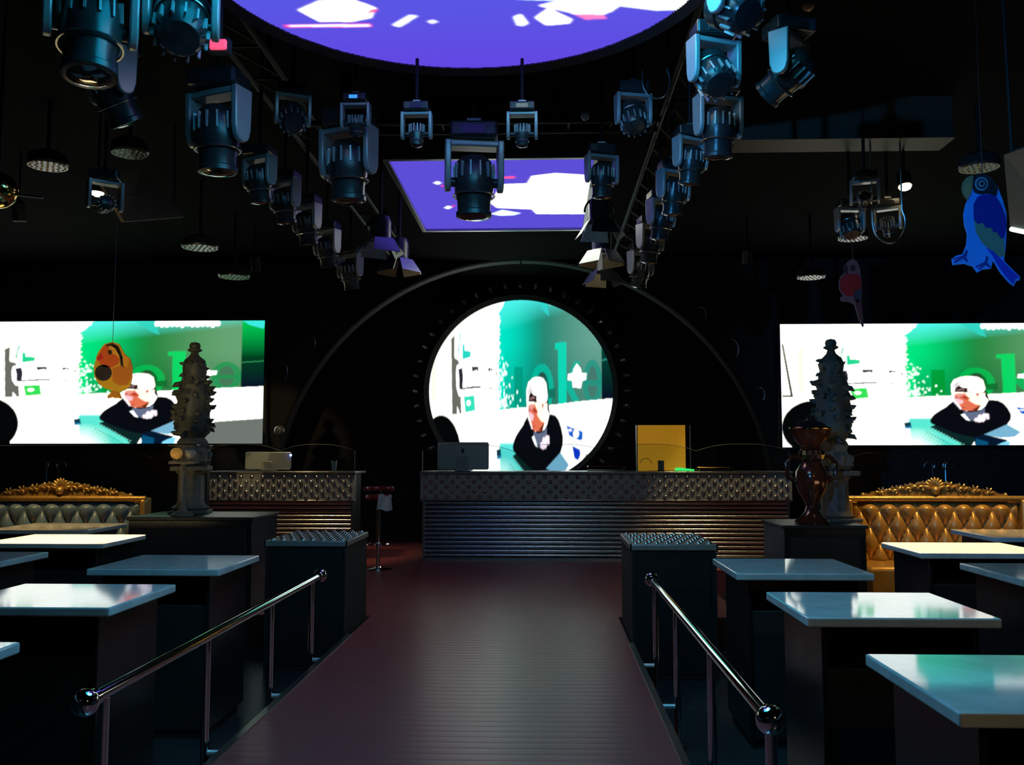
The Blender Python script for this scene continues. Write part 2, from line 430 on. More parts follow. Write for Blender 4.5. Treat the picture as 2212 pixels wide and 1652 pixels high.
    P.poly(L([(175,640),(255,628),(278,700),(268,795),(200,815),(195,720)]), (48,44,54)); P.poly(L([(200,800),(480,785),(655,785),(655,798),(205,815)]), (62,60,62))
    P.poly(L([(460,620),(597,615),(597,662),(555,650),(470,664)]), (72,68,74)); P.poly(L([(255,632),(460,616),(460,622),(258,638)]), (150,150,150))
    P.poly(L([(808,628),(898,638),(893,662),(855,650),(815,668)]), (66,66,92)); P.poly(L([(820,792),(970,812),(968,820),(825,805)]), (96,92,92)); P.poly(L([(965,655),(1000,675),(995,695),(970,680)]), (90,90,100))
    P.poly(L([(295,870),(515,862),(538,990),(330,1006)]), (58,228,92)); P.ell(395/6.117, 690+925/6.117, 7.5, 3.6, (250,255,245), 2.2)
    P.line(-78, 745, -70, 852, 1.6, (196,190,172), 1.2); P.rect(-62, 745, -50, 840, (190,188,170), 1.3, .7)
    P.poly([(-97,735),(-93,735),(-74,850),(-100,850),(-100,846),(-80,846)], (45,38,36)); P.rect(-104,735,-98,850,(246,236,232),2)
    # teal perforated chair seat and the phone on it
    m = np.clip((X - 168 - np.clip(Y-905, 0, 60)*.1)/6, 0, 1) * np.clip((Y - 893)/5, 0, 1) * (X < 330)
    fade = np.clip(1.15 - np.clip((Y - 905)/60, 0, 1)*np.clip((260 - X)/70, 0, 1), .25, 1)
    m = m * fade; P.im = P.im * (1 - m[..., None]) + np.array(lin((92,236,214))) * m[..., None]
    P.poly(L([(985,1320),(1070,1308),(1088,1388),(1000,1394)]), (16,64,84)); P.poly(L([(1000,1370),(1085,1365),(1088,1390),(1000,1394)]), (40,140,190))
    P.poly(A([(210,1210),(450,1150),(1000,1350),(1060,1420),(1045,1560),(960,1620),(840,1600),(760,1500),(600,1420)]), (12,38,38))
    for i in range(13):
        for j in range(5):
            x_, y_ = 235 + i*50 - j*32, 1215 + i*27 + j*48
            P.ell(190 + x_/8.694, 775 + y_/8.694, 2.0, 1.2, (150,240,222) if j < 2 else (38,120,112), 1, .8 if j < 3 else .5)
    # jeans, arms, shirt
    P.poly(A([(1210,1355),(1450,1240),(1650,1165),(1900,1310),(1780,1400),(1520,1415)]), (118,176,206), 1.1)
    P.poly(A([(1040,1390),(1220,1350),(1500,1420),(1670,1460),(1500,1540),(1400,1660),(1040,1660)]), (6,24,46))
    P.poly(A([(1060,1430),(1290,1490),(1280,1600),(1050,1660)]), (8,82,122)); P.poly(A([(1440,1560),(1560,1500),(1700,1470),(1650,1660),(1420,1660)]), (120,200,230), 1.3)
    P.poly(A([(950,1630),(1035,1480),(1052,1560),(990,1650)]), (240,250,248), 2)
    P.poly(A([(235,1110),(255,1050),(330,970),(440,900),(560,830),(600,790),(680,735),(820,860),(1150,890),(1260,830),(1330,715),(1420,715),(1500,725),(1600,775),(1680,870),(1735,980),(1722,1080),(1655,1165),(1450,1255),(1220,1355),(1050,1400),(900,1385),(700,1330),(500,1250),(260,1155)]), (8, 11, 17))
    P.poly(A([(850,925),(1000,940),(1150,925),(1250,865),(1248,960),(1130,1060),(1020,1110),(940,1045),(865,975)]), (100,112,140))
    P.poly(A([(805,985),(870,968),(980,1105),(905,1082)]), (240,250,250), 2)
    for (x_, y_, q) in ((1090,1080,40),(1140,1100,34),(1160,1030,46),(1220,1060,44),(1240,1000,40),(1290,1000,38),(1300,1045,30),(1200,1090,36)): P.ell(190 + x_/8.694, 775 + y_/8.694, q/8.694, q/8.694, (248,226,238), 1.3)
    # head
    P.poly(A([(1235,560),(1290,540),(1345,715),(1300,720)]), (24,22,24)); P.poly(E(A, 1120, 260, 100, 40), (40,80,46))
    P.poly(A([(1110,905),(1190,800),(1265,660),(1320,700),(1265,830),(1180,895)]), (255,250,244), 1.8)
    P.poly(A([(680,690),(695,600),(720,570),(1100,575),(1275,585),(1262,670),(1200,800),(1125,912),(900,918),(800,870)]), (255,236,206), 1.5)
    P.poly(A([(700,610),(900,600),(985,680),(960,720),(1090,800),(1185,808),(1120,908),(900,916),(840,895),(780,800),(700,700)]), (232,116,84))
    P.poly(A([(698,600),(905,585),(830,655),(720,660)]), (240,158,146)); P.poly(A([(690,650),(770,690),(865,720),(852,780),(780,795),(695,705)]), (246,196,206), 1.1)
    P.poly(A([(690,720),(720,760),(840,890),(800,890),(690,760)]), (238,222,234), 1.4)
    P.poly(A([(815,655),(885,640),(985,688),(900,696)]), (176,54,44)); P.poly(A([(715,640),(760,640),(750,690),(715,680)]), (190,96,96)); P.poly(A([(820,852),(905,842),(850,875)]), (186,52,46)); P.poly(A([(1000,905),(1190,805),(1120,912)]), (118,42,12))
    P.poly(E(A, 1215, 640, 55, 62), (255,240,222), 1.6); P.poly(A([(1095,588),(1162,594),(1122,655)]), (196,62,66)); P.line(190+1205/8.694, 775+630/8.694, 190+1212/8.694, 775+665/8.694, 1.4, (200,180,160))
    P.poly(A([(655,610),(640,520),(645,420),(700,330),(850,278),(1000,265),(1150,285),(1240,345),(1280,500),(1250,565),(1100,582),(900,578),(720,575),(690,622)]), (255,252,238), 1.9)
    P.poly(A([(690,430),(790,345),(885,345),(895,430),(780,455),(700,500)]), (214,206,210), 1.15); P.poly(A([(785,420),(800,360),(870,365),(865,420)]), (250,248,246), 1.8)
    P.poly(A([(703,562),(720,495),(790,445),(860,480),(948,490),(940,572)]), (34,12,14)); P.poly(A([(740,522),(850,496),(890,505),(895,528),(740,540)]), (150,112,112))
    P.poly(A([(940,530),(1000,560),(1010,580),(940,575)]), (212,196,186))
    # white star mark, blue badges, dark head in front
    P.poly(Cq([(1230,35),(1290,110),(1300,170),(1370,170),(1365,260),(1310,280),(1290,380),(1170,375),(1165,275),(1100,270),(1105,185),(1170,175),(1185,110)]), (252,255,250), 2.2)
    P.poly(Cq([(1075,915),(1310,1005),(1305,1110),(1280,1140),(1120,1070)]), (28,100,206)); P.poly(E(Cq, 1215, 1035, 42, 64), (245,250,255), 2); P.poly(E(Cq, 1130, 985, 30, 20), (225,230,240), 1.4)
    P.poly(Cq([(1160,1205),(1270,1260),(1275,1340),(1240,1415),(1190,1385)]), (14,60,214))
    P.ell(-30, 916, 70, 58, (4, 6, 8)); P.ell(-28, 955, 52, 40, (4, 6, 8)); P.ell(-12, 870, 18, 8, (4, 6, 8))
    P.blur(1)
    return P
VIDEO = video_frame()

def picture_plane(name, origin, ux, uz, nx, nz, colors, parent, keep=None, thick=0.0):
    """flat LED face: (nx+1)*(nz+1) points, colours per point (linear light)"""
    o, ux, uz = np.array(origin), np.array(ux), np.array(uz)
    I, J = np.meshgrid(np.arange(nx + 1) / nx, np.arange(nz + 1) / nz)
    V = o + I[..., None] * ux + J[..., None] * uz
    C = colors(I, J)
    idx = np.arange((nx + 1) * (nz + 1)).reshape(nz + 1, nx + 1)
    Q = np.stack([idx[:-1, :-1], idx[:-1, 1:], idx[1:, 1:], idx[1:, :-1]], -1).reshape(-1, 4)
    V = V.reshape(-1, 3); C = C.reshape(-1, 3)
    if keep is not None:
        ok = keep(I.reshape(-1), J.reshape(-1)); Q = Q[ok[Q].all(1)]
        used = np.unique(Q); mp = np.zeros(len(V), int); mp[used] = np.arange(len(used)); V, C, Q = V[used], C[used], mp[Q]
    me = bpy.data.meshes.new(name)
    me.vertices.add(len(V)); me.vertices.foreach_set('co', V.astype(np.float32).ravel())
    me.loops.add(len(Q) * 4); me.loops.foreach_set('vertex_index', Q.astype(np.int32).ravel())
    me.polygons.add(len(Q)); me.polygons.foreach_set('loop_start', np.arange(0, len(Q) * 4, 4, dtype=np.int32))
    me.update(calc_edges=True)
    at = me.color_attributes.new('picture', 'FLOAT_COLOR', 'POINT')
    at.data.foreach_set('color', np.concatenate([C, np.ones((len(C), 1))], 1).astype(np.float32).ravel())
    me.materials.append(M_SCREEN)
    ob = bpy.data.objects.new(name, me); COL.objects.link(ob); ob.parent = parent
    return ob

# side screens: 673 x 266 px of the video
YS = 14.95
def side_screen(px0, label):
    a = at_y(px0, 958 if px0 < 0 else 966, YS); b = at_y(px0 + 673, 692 if px0 < 0 else 697, YS)
    w, h = b.x - a.x, b.z - a.z
    t = thing('wall_screen', label, 'led screen', (a.x + w/2, YS, a.z), 0, 'wide video screens beside the arch')
    MB().box2((-w/2 - 0.04, 0.012, -0.04), (w/2 + 0.04, 0.25, h + 0.04)).build('housing', M_PANEL, t, bevel=0.01)
    fr = MB()
    for s in (-1, 1): fr.box2((s*(w/2 + 0.04), -0.02, -0.04), (s*w/2, 0.012, h + 0.04))
    fr.box2((-w/2, -0.02, -0.04), (w/2, 0.012, 0)).box2((-w/2, -0.02, h), (w/2, 0.012, h + 0.04))
    fr.build('bezel', M_PANEL, t)
    picture_plane('screen_face', (-w/2, 0.0, 0), (w, 0, 0), (0, 0, h), 440, 176,
                  lambda I, J: VIDEO.sample(-100 + 673 * I, 958 - 266 * J), t)
    return t
side_screen(-100, 'wide video screen left of the arch, showing a man in a cap')
side_screen(1690, 'wide video screen right of the arch, showing a man in a cap')

# round screen in the arch
YC = 16.75
cc = at_y(1125, 845, YC); CR = 200 / F_PX * YC
t = thing('round_screen', 'round video screen glowing in the arch above the bar', 'led screen', (cc.x, YC, cc.z))
def cv(I, J):
    x = 925 + 400 * I; y = 1045 - 400 * J
    c = VIDEO.sample(170 + (x - 1078) / 0.629, 840 + (y - 868) / 1.58)
    c[..., 2] += .62 * np.clip(c[..., 1] - np.maximum(c[..., 0], c[..., 2]), 0, 2)   # this panel shows green as turquoise
    return c
picture_plane('screen_face', (-CR, 0, -CR), (2*CR, 0, 0), (0, 0, 2*CR), 300, 300, cv, t,
              keep=lambda I, J: (I - 0.5)**2 + (J - 0.5)**2 <= 0.2502)
MB().lathe([(CR + 0.0, 0.02), (CR + 0.02, 0.4), (0.01, 0.4)], 72, M=Matrix.Rotation(-PI/2, 3, 'X')).build('housing', M_PANEL, t)
rp = [(CR - 0.014, -0.10), (CR + 0.07, -0.16), (CR + 0.16, -0.10), (CR + 0.42, -0.06), (CR + 0.48, -0.02), (CR + 0.48, 0.2), (CR + 0.005, 0.2), (CR - 0.014, -0.10)]
mb = MB(); n = 96; vs = []
for r, y in rp:
    for j in range(n): vs.append((r*math.cos(2*PI*j/n), y, r*math.sin(2*PI*j/n)))
mb.add(vs, [(i*n+j, i*n+(j+1) % n, (i+1)*n+(j+1) % n, (i+1)*n+j) for i in range(len(rp)-1) for j in range(n)])
ringo = mb.build('ring_surround', M_PANEL, t)
chip = MB().box((0, 0, 0), (0.04, 0.10, 0.085)).mesh('ring_stud', M_SATIN)
for i in range(44):
    q = 2*PI*i/44
    if math.sin(q) < -0.75: continue
    inst('ring_stud', chip, ringo, ((CR+0.24)*math.cos(q), -0.13, (CR+0.24)*math.sin(q)), (random.uniform(-.5,.5), -q + PI/2 + random.uniform(-.3,.3), random.uniform(-.6,.6)))

# ceiling disc
Z_LED = 4.25
pf, pl_, pr_ = at_z(1008, 147, Z_LED), at_z(500, 0, Z_LED), at_z(1490, 0, Z_LED)
def circ3(a, b, c):
    A = np.array([[2*(b.x-a.x), 2*(b.y-a.y)], [2*(c.x-a.x), 2*(c.y-a.y)]])
    B = np.array([b.x**2+b.y**2-a.x**2-a.y**2, c.x**2+c.y**2-a.x**2-a.y**2])
    p = np.linalg.solve(A, B); return p[0], p[1], math.hypot(p[0]-a.x, p[1]-a.y)
DX, DY, DR = circ3(pf, pl_, pr_)
print('DISC', DX, DY, DR)
def disc_paint():
    P = Paint(-DR, DR, -DR, DR, 2*DR/420)
    X, Y = P.X, P.Y
    ty = np.clip((Y + DR) / (2*DR), 0, 1)[..., None]
    P.im = np.array(lin((70, 110, 232))) * (1 - ty) + np.array(lin((98, 70, 226))) * ty
    def d(px, py):
        p = at_z(px, py, Z_LED); return (p.x - DX, p.y - DY)
    def pl(pts, col, k=1): P.poly([d(*p) for p in pts], col, k)
    pl([(645,22),(690,2),(760,-2),(812,18),(800,38),(760,46),(690,46)], (255,252,235), 3)
    pl([(612,54),(800,51),(802,58),(615,59)], (255,60,150), 1.6); pl([(625,55),(798,53),(798,57),(625,57)], (255,240,240), 2.4)
    pl([(800,20),(815,18),(812,24),(770,40)], (255,60,120), 1.5)
    pl([(848,54),(885,33),(902,34),(862,58)], (245,250,255), 2.4); pl([(924,46),(935,43),(945,47),(932,51)], (245,250,255), 2)
    pl([(1110,36),(1125,31),(1140,50),(1128,56),(1118,54)], (245,250,255), 2.4)
    pl([(1157,38),(1185,18),(1235,42),(1228,50),(1180,54)], (255,252,240), 3)
    pl([(1165,12),(1250,-8),(1340,10),(1320,24),(1290,36),(1262,38),(1230,26)], (255,252,240), 3); pl([(1240,30),(1300,30),(1310,40),(1265,42)], (255,120,180), 1.4)
    pl([(1120,-2),(1300,4),(1310,-40),(1050,-40)], (215,255,255), 2.6); pl([(1275,4),(1420,22),(1480,20),(1495,-60),(1280,-60)], (245,255,250), 3)
    # unseen overhead half: bright cyan field and bars added to light tables and fixtures
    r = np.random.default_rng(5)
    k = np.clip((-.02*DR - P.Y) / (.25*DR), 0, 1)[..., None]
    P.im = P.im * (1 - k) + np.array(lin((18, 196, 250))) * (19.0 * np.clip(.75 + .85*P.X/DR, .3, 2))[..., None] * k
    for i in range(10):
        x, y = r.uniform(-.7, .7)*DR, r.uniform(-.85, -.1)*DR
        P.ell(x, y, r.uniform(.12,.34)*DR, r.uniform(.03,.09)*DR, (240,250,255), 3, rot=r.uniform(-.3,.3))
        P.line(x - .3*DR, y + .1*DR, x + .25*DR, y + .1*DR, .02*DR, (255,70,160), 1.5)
    P.blur(3)
    return P
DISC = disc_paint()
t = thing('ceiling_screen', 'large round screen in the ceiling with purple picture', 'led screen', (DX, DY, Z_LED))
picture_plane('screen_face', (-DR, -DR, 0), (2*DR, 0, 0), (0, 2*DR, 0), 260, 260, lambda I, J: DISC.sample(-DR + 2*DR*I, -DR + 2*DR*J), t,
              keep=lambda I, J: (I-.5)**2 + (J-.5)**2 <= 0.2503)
MB().lathe([(DR + 0.03, 0.01), (DR + 0.05, 0.04), (DR + 0.05, Z_CEIL - Z_LED), (0.02, Z_CEIL - Z_LED)], 72).build('housing', M_PANEL, t)
mb = MB()
prof = [(DR - 0.014, -0.012), (DR + 0.05, -0.04), (DR + 0.09, 0.0), (DR + 0.09, 0.06), (DR + 0.04, 0.06), (DR - 0.014, -0.012)]
vs = [(r*math.cos(2*PI*j/96), r*math.sin(2*PI*j/96), z) for r, z in prof for j in range(96)]
mb.add(vs, [(i*96+j, i*96+(j+1) % 96, (i+1)*96+(j+1) % 96, (i+1)*96+j) for i in range(5) for j in range(96)])
mb.build('rim', M_PANEL, t)
for i, (rr, zz) in enumerate(((DR + 0.14, 4.42), (DR + 0.24, 4.56))):
    tr = thing('ring_truss', ['inner black pipe ring around the round ceiling screen', 'outer black pipe ring around the round ceiling screen'][i], 'truss', (DX, DY, zz))
    MB().ring((0,0,0), rr, 0.03, 72, 8).build('pipe', M_PIPE, tr)
    for k in range(8):
        q = 2*PI*(k+.5)/8
        MB().cyl((rr*math.cos(q), rr*math.sin(q), 0), (rr*math.cos(q), rr*math.sin(q), Z_CEIL - zz + 0.01), 0.015, n=8).build('hanger', M_PIPE, tr)

# rectangular ceiling panel
c00, c10, c01 = at_z(840, 342, Z_LED), at_z(1282, 341, Z_LED), at_z(920, 494, Z_LED)
PX0, PX1, PY0, PY1 = (c00.x + c01.x)/2, c10.x, c00.y, c01.y
def panel_paint():
    P = Paint(PX0, PX1, PY0, PY1, 0.008)
    P.im[:] = np.array(lin((92, 78, 214)))
    def d(px, py): p = at_z(px, py, Z_LED); return (p.x, p.y)
    def pl(pts, col, k=1): P.poly([d(*p) for p in pts], col, k)
    pl([(937,395),(945,391),(953,395),(945,399)], (245,255,240), 2); pl([(952,400),(959,400),(958,404),(953,403)], (255,60,140), 1.2)
    pl([(960,449),(968,444),(976,447),(968,452)], (245,255,240), 2); pl([(975,443),(982,443),(980,448)], (255,60,140), 1.2)
    pl([(1085,382),(1110,380),(1113,385),(1090,386)], (255,80,140), 1.4)
    pl([(1085,398),(1140,396),(1150,380),(1200,374),(1300,380),(1300,462),(1160,462),(1150,452),(1075,449),(1060,438)], (255,255,238), 3.2)
    pl([(1060,462),(1085,453),(1125,460),(1110,465),(1080,466)], (200,235,255), 2)
    P.blur(3); return P
PAN = panel_paint()
t = thing('ceiling_screen', 'rectangular screen in the ceiling above the bar', 'led screen', ((PX0+PX1)/2, (PY0+PY1)/2, Z_LED))
hw, hl = (PX1-PX0)/2, (PY1-PY0)/2
picture_plane('screen_face', (-hw, -hl, 0), (2*hw, 0, 0), (0, 2*hl, 0), 150, 220, lambda I, J: PAN.sample(PX0 + 2*hw*I, PY0 + 2*hl*J), t)
MB().box2((-hw-.05, -hl-.05, 0.012), (hw+.05, hl+.05, Z_CEIL - Z_LED)).build('housing', M_PANEL, t)
fr = MB()
for s in (-1, 1):
    fr.box2((s*hw, -hl-.05, -.03), (s*(hw+.05), hl+.05, .012)); fr.box2((-hw, s*hl, -.03), (hw, s*(hl+.05), .012))
fr.build('bezel', M_STEEL, t, bevel=0.004)

# ------------------------------------------------------------------ marble tables
Z_TAB = 0.80
tab_w, tab_d = 0.86, 0.82
top_me = MB().box((0, 0, 0), (tab_w, tab_d, 0.045)).mesh('table_top', M_MARBLE, 0)
bw, bd, bh = tab_w - 0.16, tab_d - 0.10, Z_TAB - 0.045 - Z_FLOOR
def table(x0, y0, label, w=tab_w, d=tab_d):
    cx, cy = x0 + w/2, y0 + d/2
    t = thing('bar_table', label, 'table', (cx, cy, Z_FLOOR), 0, 'square marble-topped tables')
    o = inst('table_top', top_me, t, (0, 0, Z_TAB - 0.0225 - Z_FLOOR), (0,0,0), (w/tab_w, d/tab_d, 1))
    b = o.modifiers.new('bevel', 'BEVEL'); b.width = 0.008; b.segments = 3
    bw_, bd_ = w - 0.16, d - 0.12
    # open cabinet pedestal: two sides, back, shelves
    MB().box2((-bw_/2, -bd_/2, 0.06), (-bw_/2 + 0.025, bd_/2, bh)).build('side_panel', M_LACQ, t, bevel=0.003)
    MB().box2((bw_/2 - 0.025, -bd_/2, 0.06), (bw_/2, bd_/2, bh)).build('side_panel', M_LACQ, t, bevel=0.003)
    MB().box2((-bw_/2 + 0.025, bd_/2 - 0.02, 0.06), (bw_/2 - 0.025, bd_/2, bh)).build('back_panel', M_LACQ, t)
    MB().box2((-bw_/2 + 0.025, -bd_/2 + 0.015, 0.06), (bw_/2 - 0.025, -bd_/2 + 0.03, bh - 0.20)).build('front_panel', M_PANEL, t, bevel=0.003)
    MB().box2((-bw_/2 + 0.025, -bd_/2 + 0.03, bh - 0.22), (bw_/2 - 0.025, bd_/2 - 0.02, bh - 0.20)).build('shelf', M_LACQ, t)
    MB().box2((-bw_/2 + 0.03, -bd_/2 + 0.03, 0), (bw_/2 - 0.03, bd_/2 - 0.03, 0.06)).build('plinth', M_PANEL, t)
    return t
table(1.20, 2.80, 'pale marble table nearest on the right, cut off by the right edge', 0.92, 0.80)
table(1.20, 4.37, 'pale marble table in the middle of the row beside the right handrail', 0.88, 0.80)
table(1.20, 5.95, 'pale marble table farthest along the right handrail, before the studded box', 0.86, 0.84)
table(2.85, 5.72, 'blue-lit marble table at the right edge, behind the middle table', 0.90, 0.85)
table(2.85, 7.22, 'brightly lit cream table right, in front of the gold sofa', 1.0, 0.84)
table(4.04, 8.58, 'gold-lit table closest to the right gold sofa', 0.95, 0.90)
table(-3.00, 6.02, 'pale marble table farthest along the left handrail, before the studded box', 0.88, 0.85)
table(-3.02, 4.52, 'pale marble table with green reflections in the middle beside the left handrail', 0.89, 0.82)
table(-3.00, 2.88, 'pale marble table nearest at the left edge, only its corner showing', 0.90, 0.82)
table(-4.75, 6.18, 'small grey marble corner at the left edge, beyond the middle table', 0.94, 0.87)
table(-4.78, 7.74, 'bright cream-lit table on the left, in front of the sofa', 1.06, 0.84)
table(-5.55, 9.10, 'dim gold-lit table right against the left sofa', 1.02, 0.86)

# ------------------------------------------------------------------ handrails
def handrail(x, ya, yb, ys, side, label):
    zr = 0.58
    t = thing('handrail', label, 'handrail', (x, ya, Z_FLOOR), 0, 'chrome handrails along the walkway')
    L = yb - ya; zz = zr - Z_FLOOR
    MB().cyl((0, 0, zz), (0, L, zz), 0.027, n=20).build('rail', M_CHROME, t)
    for y in (0, L):
        k = MB().ball((0, y, zz), 0.055, 20); k.build('ball_end', M_CHROME, t)
        s_ = 1 if y == 0 else -1
        MB().cyl((0, y + s_*0.045, zz), (0, y + s_*0.075, zz), 0.038, n=20).build('collar', M_CHROME, t)
    for y in ys:
        p = MB().cyl((0, y - ya, 0), (0, y - ya, zz - 0.02), 0.022, n=16).build('post', M_CHROME, t)
        wx = (WX1 + 0.03 if side > 0 else WX0 - 0.03) - x
        MB().cyl((0, y - ya, 0.28), (wx, y - ya, 0.28), 0.016, n=12).build('bracket', M_SATIN, t)
        MB().cyl((0, y - ya, 0), (0, y - ya, 0.012), 0.05, n=16).build('foot_plate', M_CHROME, p)
handrail(0.82, 3.50, 7.28, (3.50, 4.72, 5.94, 7.06), 1, 'chrome handrail with ball ends right of the walkway')
handrail(-1.80, 3.64, 7.42, (3.80, 4.95, 6.10, 7.16), -1, 'chrome handrail with ball ends left of the walkway')

# ------------------------------------------------------------------ studded boxes at the end of the walkway
dome = MB().lathe([(0.024, 0), (0.022, 0.008), (0.014, 0.017), (0.004, 0.021)], 8).mesh('stud', M_STUD)
def stud_box(x0, x1, y0, y1, label):
    w, d, h = x1-x0, y1-y0, 0.80 - Z_FLOOR
    t = thing('studded_box', label, 'box', ((x0+x1)/2, (y0+y1)/2, Z_FLOOR), 0, 'black boxes flanking the end of the walkway')
    MB().box2((-w/2, -d/2, 0), (w/2, d/2, h - 0.05)).build('body', M_BOX, t, bevel=0.006)
    MB().box2((-w/2+0.05, -d/2-0.012, 0.05), (w/2-0.05, -d/2, h - 0.10)).build('front_panel', M_BOX, t, bevel=0.004)
    for s in (-1, 1): MB().box2((s*(w/2), -d/2-0.015, 0), (s*(w/2-0.02), -d/2, h-0.05)).build('edge_strip', M_PANEL, t)
    top = MB().box2((-w/2-0.012, -d/2-0.015, h-0.05), (w/2+0.012, d/2+0.012, h)).build('studded_top', M_STUDB, t, bevel=0.008)
    nx, ny = 8, 7
    for j in range(ny):
        for i in range(nx - (j % 2)):
            inst('stud', dome, top, (-w/2 + (i + .5 + .5*(j % 2))*w/nx, -d/2 + (j+.5)*d/ny, h))
    for s in (-1, 1): MB().box2((s*(w/2+0.012), -d/2-0.018, h-0.052), (s*(w/2-0.002), -d/2-0.012, h+0.006)).build('corner_strip', M_CHROME, t)
stud_box(-2.42, -1.72, 8.02, 8.95, 'black studded-top box left of the walkway end')
stud_box(0.71, 1.41, 7.80, 8.80, 'black studded-top box right of the walkway end')

# ------------------------------------------------------------------ bar counters
YB = 13.6
pyr = MB().lathe([(0.034, 0), (0.032, 0.01), (0.02, 0.026), (0.004, 0.034)], 8, M=Matrix.Rotation(PI/2, 3, 'X')).mesh('stud', M_STUD)
def bar(px0, px1, label, ribs_px0):
    a, b = at_y(px0, 1018, YB), at_y(px1, 1080, YB)
    x0, x1 = a.x, b.x; ztop, zlow = a.z, b.z
    t = thing('bar_counter', label, 'bar', ((x0+x1)/2, YB, 0)); w = x1 - x0
    MB().box2((-w/2+0.06, 0.10, 0), (w/2-0.06, 0.75, ztop-0.04)).build('carcass', M_PANEL, t)
    MB().box2((-w/2-0.01, -0.03, ztop-0.035), (w/2+0.01, 0.78, ztop)).build('counter_top', M_STEEL, t, bevel=0.006)
    band = MB().box2((-w/2, 0, zlow), (w/2, 0.10, ztop-0.035)).build('studded_band', M_STUDB, t, bevel=0.006)
    n = max(4, int(w / 0.158)); rows = 5
    for j in range(rows):
        for i in range(n - (j % 2)):
            inst('stud', pyr, band, (-w/2 + (i + .5 + .5*(j % 2))*w/n, 0, zlow + 0.045 + j*(ztop-zlow-0.125)/(rows-1)))
    MB().box2((-w/2, -0.012, zlow-0.02), (w/2, 0.10, zlow)).build('band_trim', M_BRUSH, t, bevel=0.004)
    nr = 13; hz = (zlow - 0.06) / nr
    rib = MB(); seg = 8
    pts = [(0.0 + 0.055*math.sin(PI*k/seg), -math.cos(PI*k/seg)*hz*0.48) for k in range(seg+1)]
    vs = [(sx*(w/2-0.06), -p[0], p[1]) for sx in (-1, 1) for p in pts]
    n2 = seg+1
    rib.add(vs, [(k, n2+k, n2+k+1, k+1) for k in range(seg)] + [tuple(range(n2)), tuple(range(2*n2-1, n2-1, -1)), (0, seg, n2+seg, n2)])
    rme = rib.mesh('rib', M_BRUSH, 50)
    for k in range(nr): inst('rib', rme, t, (0, 0.10, 0.04 + (k+.5)*hz))
    MB().box2((-w/2+0.05, 0.03, 0), (w/2-0.05, 0.10, 0.04)).build('kick_plate', M_STEEL, t)
    for s in (-1, 1): MB().box2((s*(w/2-0.06), 0.03, 0), (s*(w/2-0.03), 0.12, zlow-0.02)).build('end_strip', M_STEEL, t)
    # glass guard with a wavy top
    gh = 0.40; N = 48; nw = max(1, round(w/1.3)); prof = []
    for i in range(N+1):
        u = i/N; prof.append((-w/2 + 0.02 + u*(w-0.04), ztop + gh - 0.10*(1-abs(math.sin(PI*nw*u)))**1.5))
    gt = thing('glass_guard', 'clear wavy-topped glass guard along the ' + ('long' if w > 3 else 'left') + ' bar counter', 'glass guard', ((x0+x1)/2, YB, 0))
    g = MB().prism(prof + [(w/2-0.02, ztop), (-w/2+0.02, ztop)], 0.055, 0.063).build('pane', M_GLASS, gt, smooth=0)
    MB().tube([(p[0], 0.059, p[1]) for p in prof], 0.0035, 6).build('guard_edge', M_EDGE, gt)
    for s in (-1, 1): MB().cyl((s*(w/2-0.02), 0.059, ztop), (s*(w/2-0.02), 0.059, prof[0][1]), 0.006, n=6).build('guard_post', M_STEEL, gt)
    return t, ztop
bar_main, ZB = bar(908, 1712, 'long bar counter with studded band and ribbed steel front', 917)
bar(440, 766, 'short bar counter with studded band on the left of the passage', 440)

# ------------------------------------------------------------------ on the bar
def computer(px0, px1, py0, label, yaw=0, mark=True):
    a, b = at_y(px0, 1018, YB + 0.32), at_y(px1, py0, YB + 0.32)
    w, h = b.x - a.x, b.z - ZB
    t = thing('desktop_computer', label, 'computer', ((a.x+b.x)/2, YB + 0.32, ZB), yaw)
    mb = MB(); N = 16; pts = []
    for (cx, cz, q0) in ((w/2-.03, h-.03, 0), (-w/2+.03, h-.03, PI/2), (-w/2+.03, .05, PI), (w/2-.03, .05, 1.5*PI)):
        for k in range(5): q = q0 + PI/2*k/4; pts.append((cx+.03*math.cos(q), cz+.03*math.sin(q)))
    sc = MB().prism(pts, -0.035, 0.0).build('screen_back', M_ALU, t, rot=(-0.06, 0, 0), bevel=0.01)
    MB().box2((-w/2+.02, 0.0005, .05), (w/2-.02, 0.008, h-.02)).build('screen_glass', M_LENS, sc)
    MB().prism([(-.09, 0.002), (.09, 0.002), (.075, h*.5), (-.075, h*.5)], -0.075, -0.06).build('stand', M_ALU, t, bevel=0.004)
    MB().box2((-.12, -.10, 0), (.12, .10, 0.012)).build('foot', M_ALU, t, bevel=0.004)
    if mark:
        m = MB(); q = [(0.03*math.cos(a_)*(.9 if math.cos(a_) > .5 else 1), 0.034*math.sin(a_)) for a_ in [2*PI*k/20 for k in range(20)]]
        q = [(x, z) if not (x > .02 and abs(z) < .018) else (x-.013, z) for x, z in q]
        m.prism([(x, z + h*.70) for x, z in q], -0.0375, -0.0352); m.prism([(.002, h*.70+.037), (.014, h*.70+.052), (.012, h*.70+.040)], -0.0375, -0.0352)
        m.build('logo', M_DARKG, sc)
    return t
computer(945, 1056, 955, 'silver desktop computer seen from behind on the long bar')
c2 = computer(530, 630, 976, 'dim silver computer seen from behind on the left bar', 0, False)
led = at_y(628, 983, YB + 0.26)
MB().ball((led.x - c2.location.x, led.y - c2.location.y, led.z - ZB), 0.018, 10).build('indicator_light', emit_mat('blue_led', (0.15, 0.25, 1.0), 12), c2)

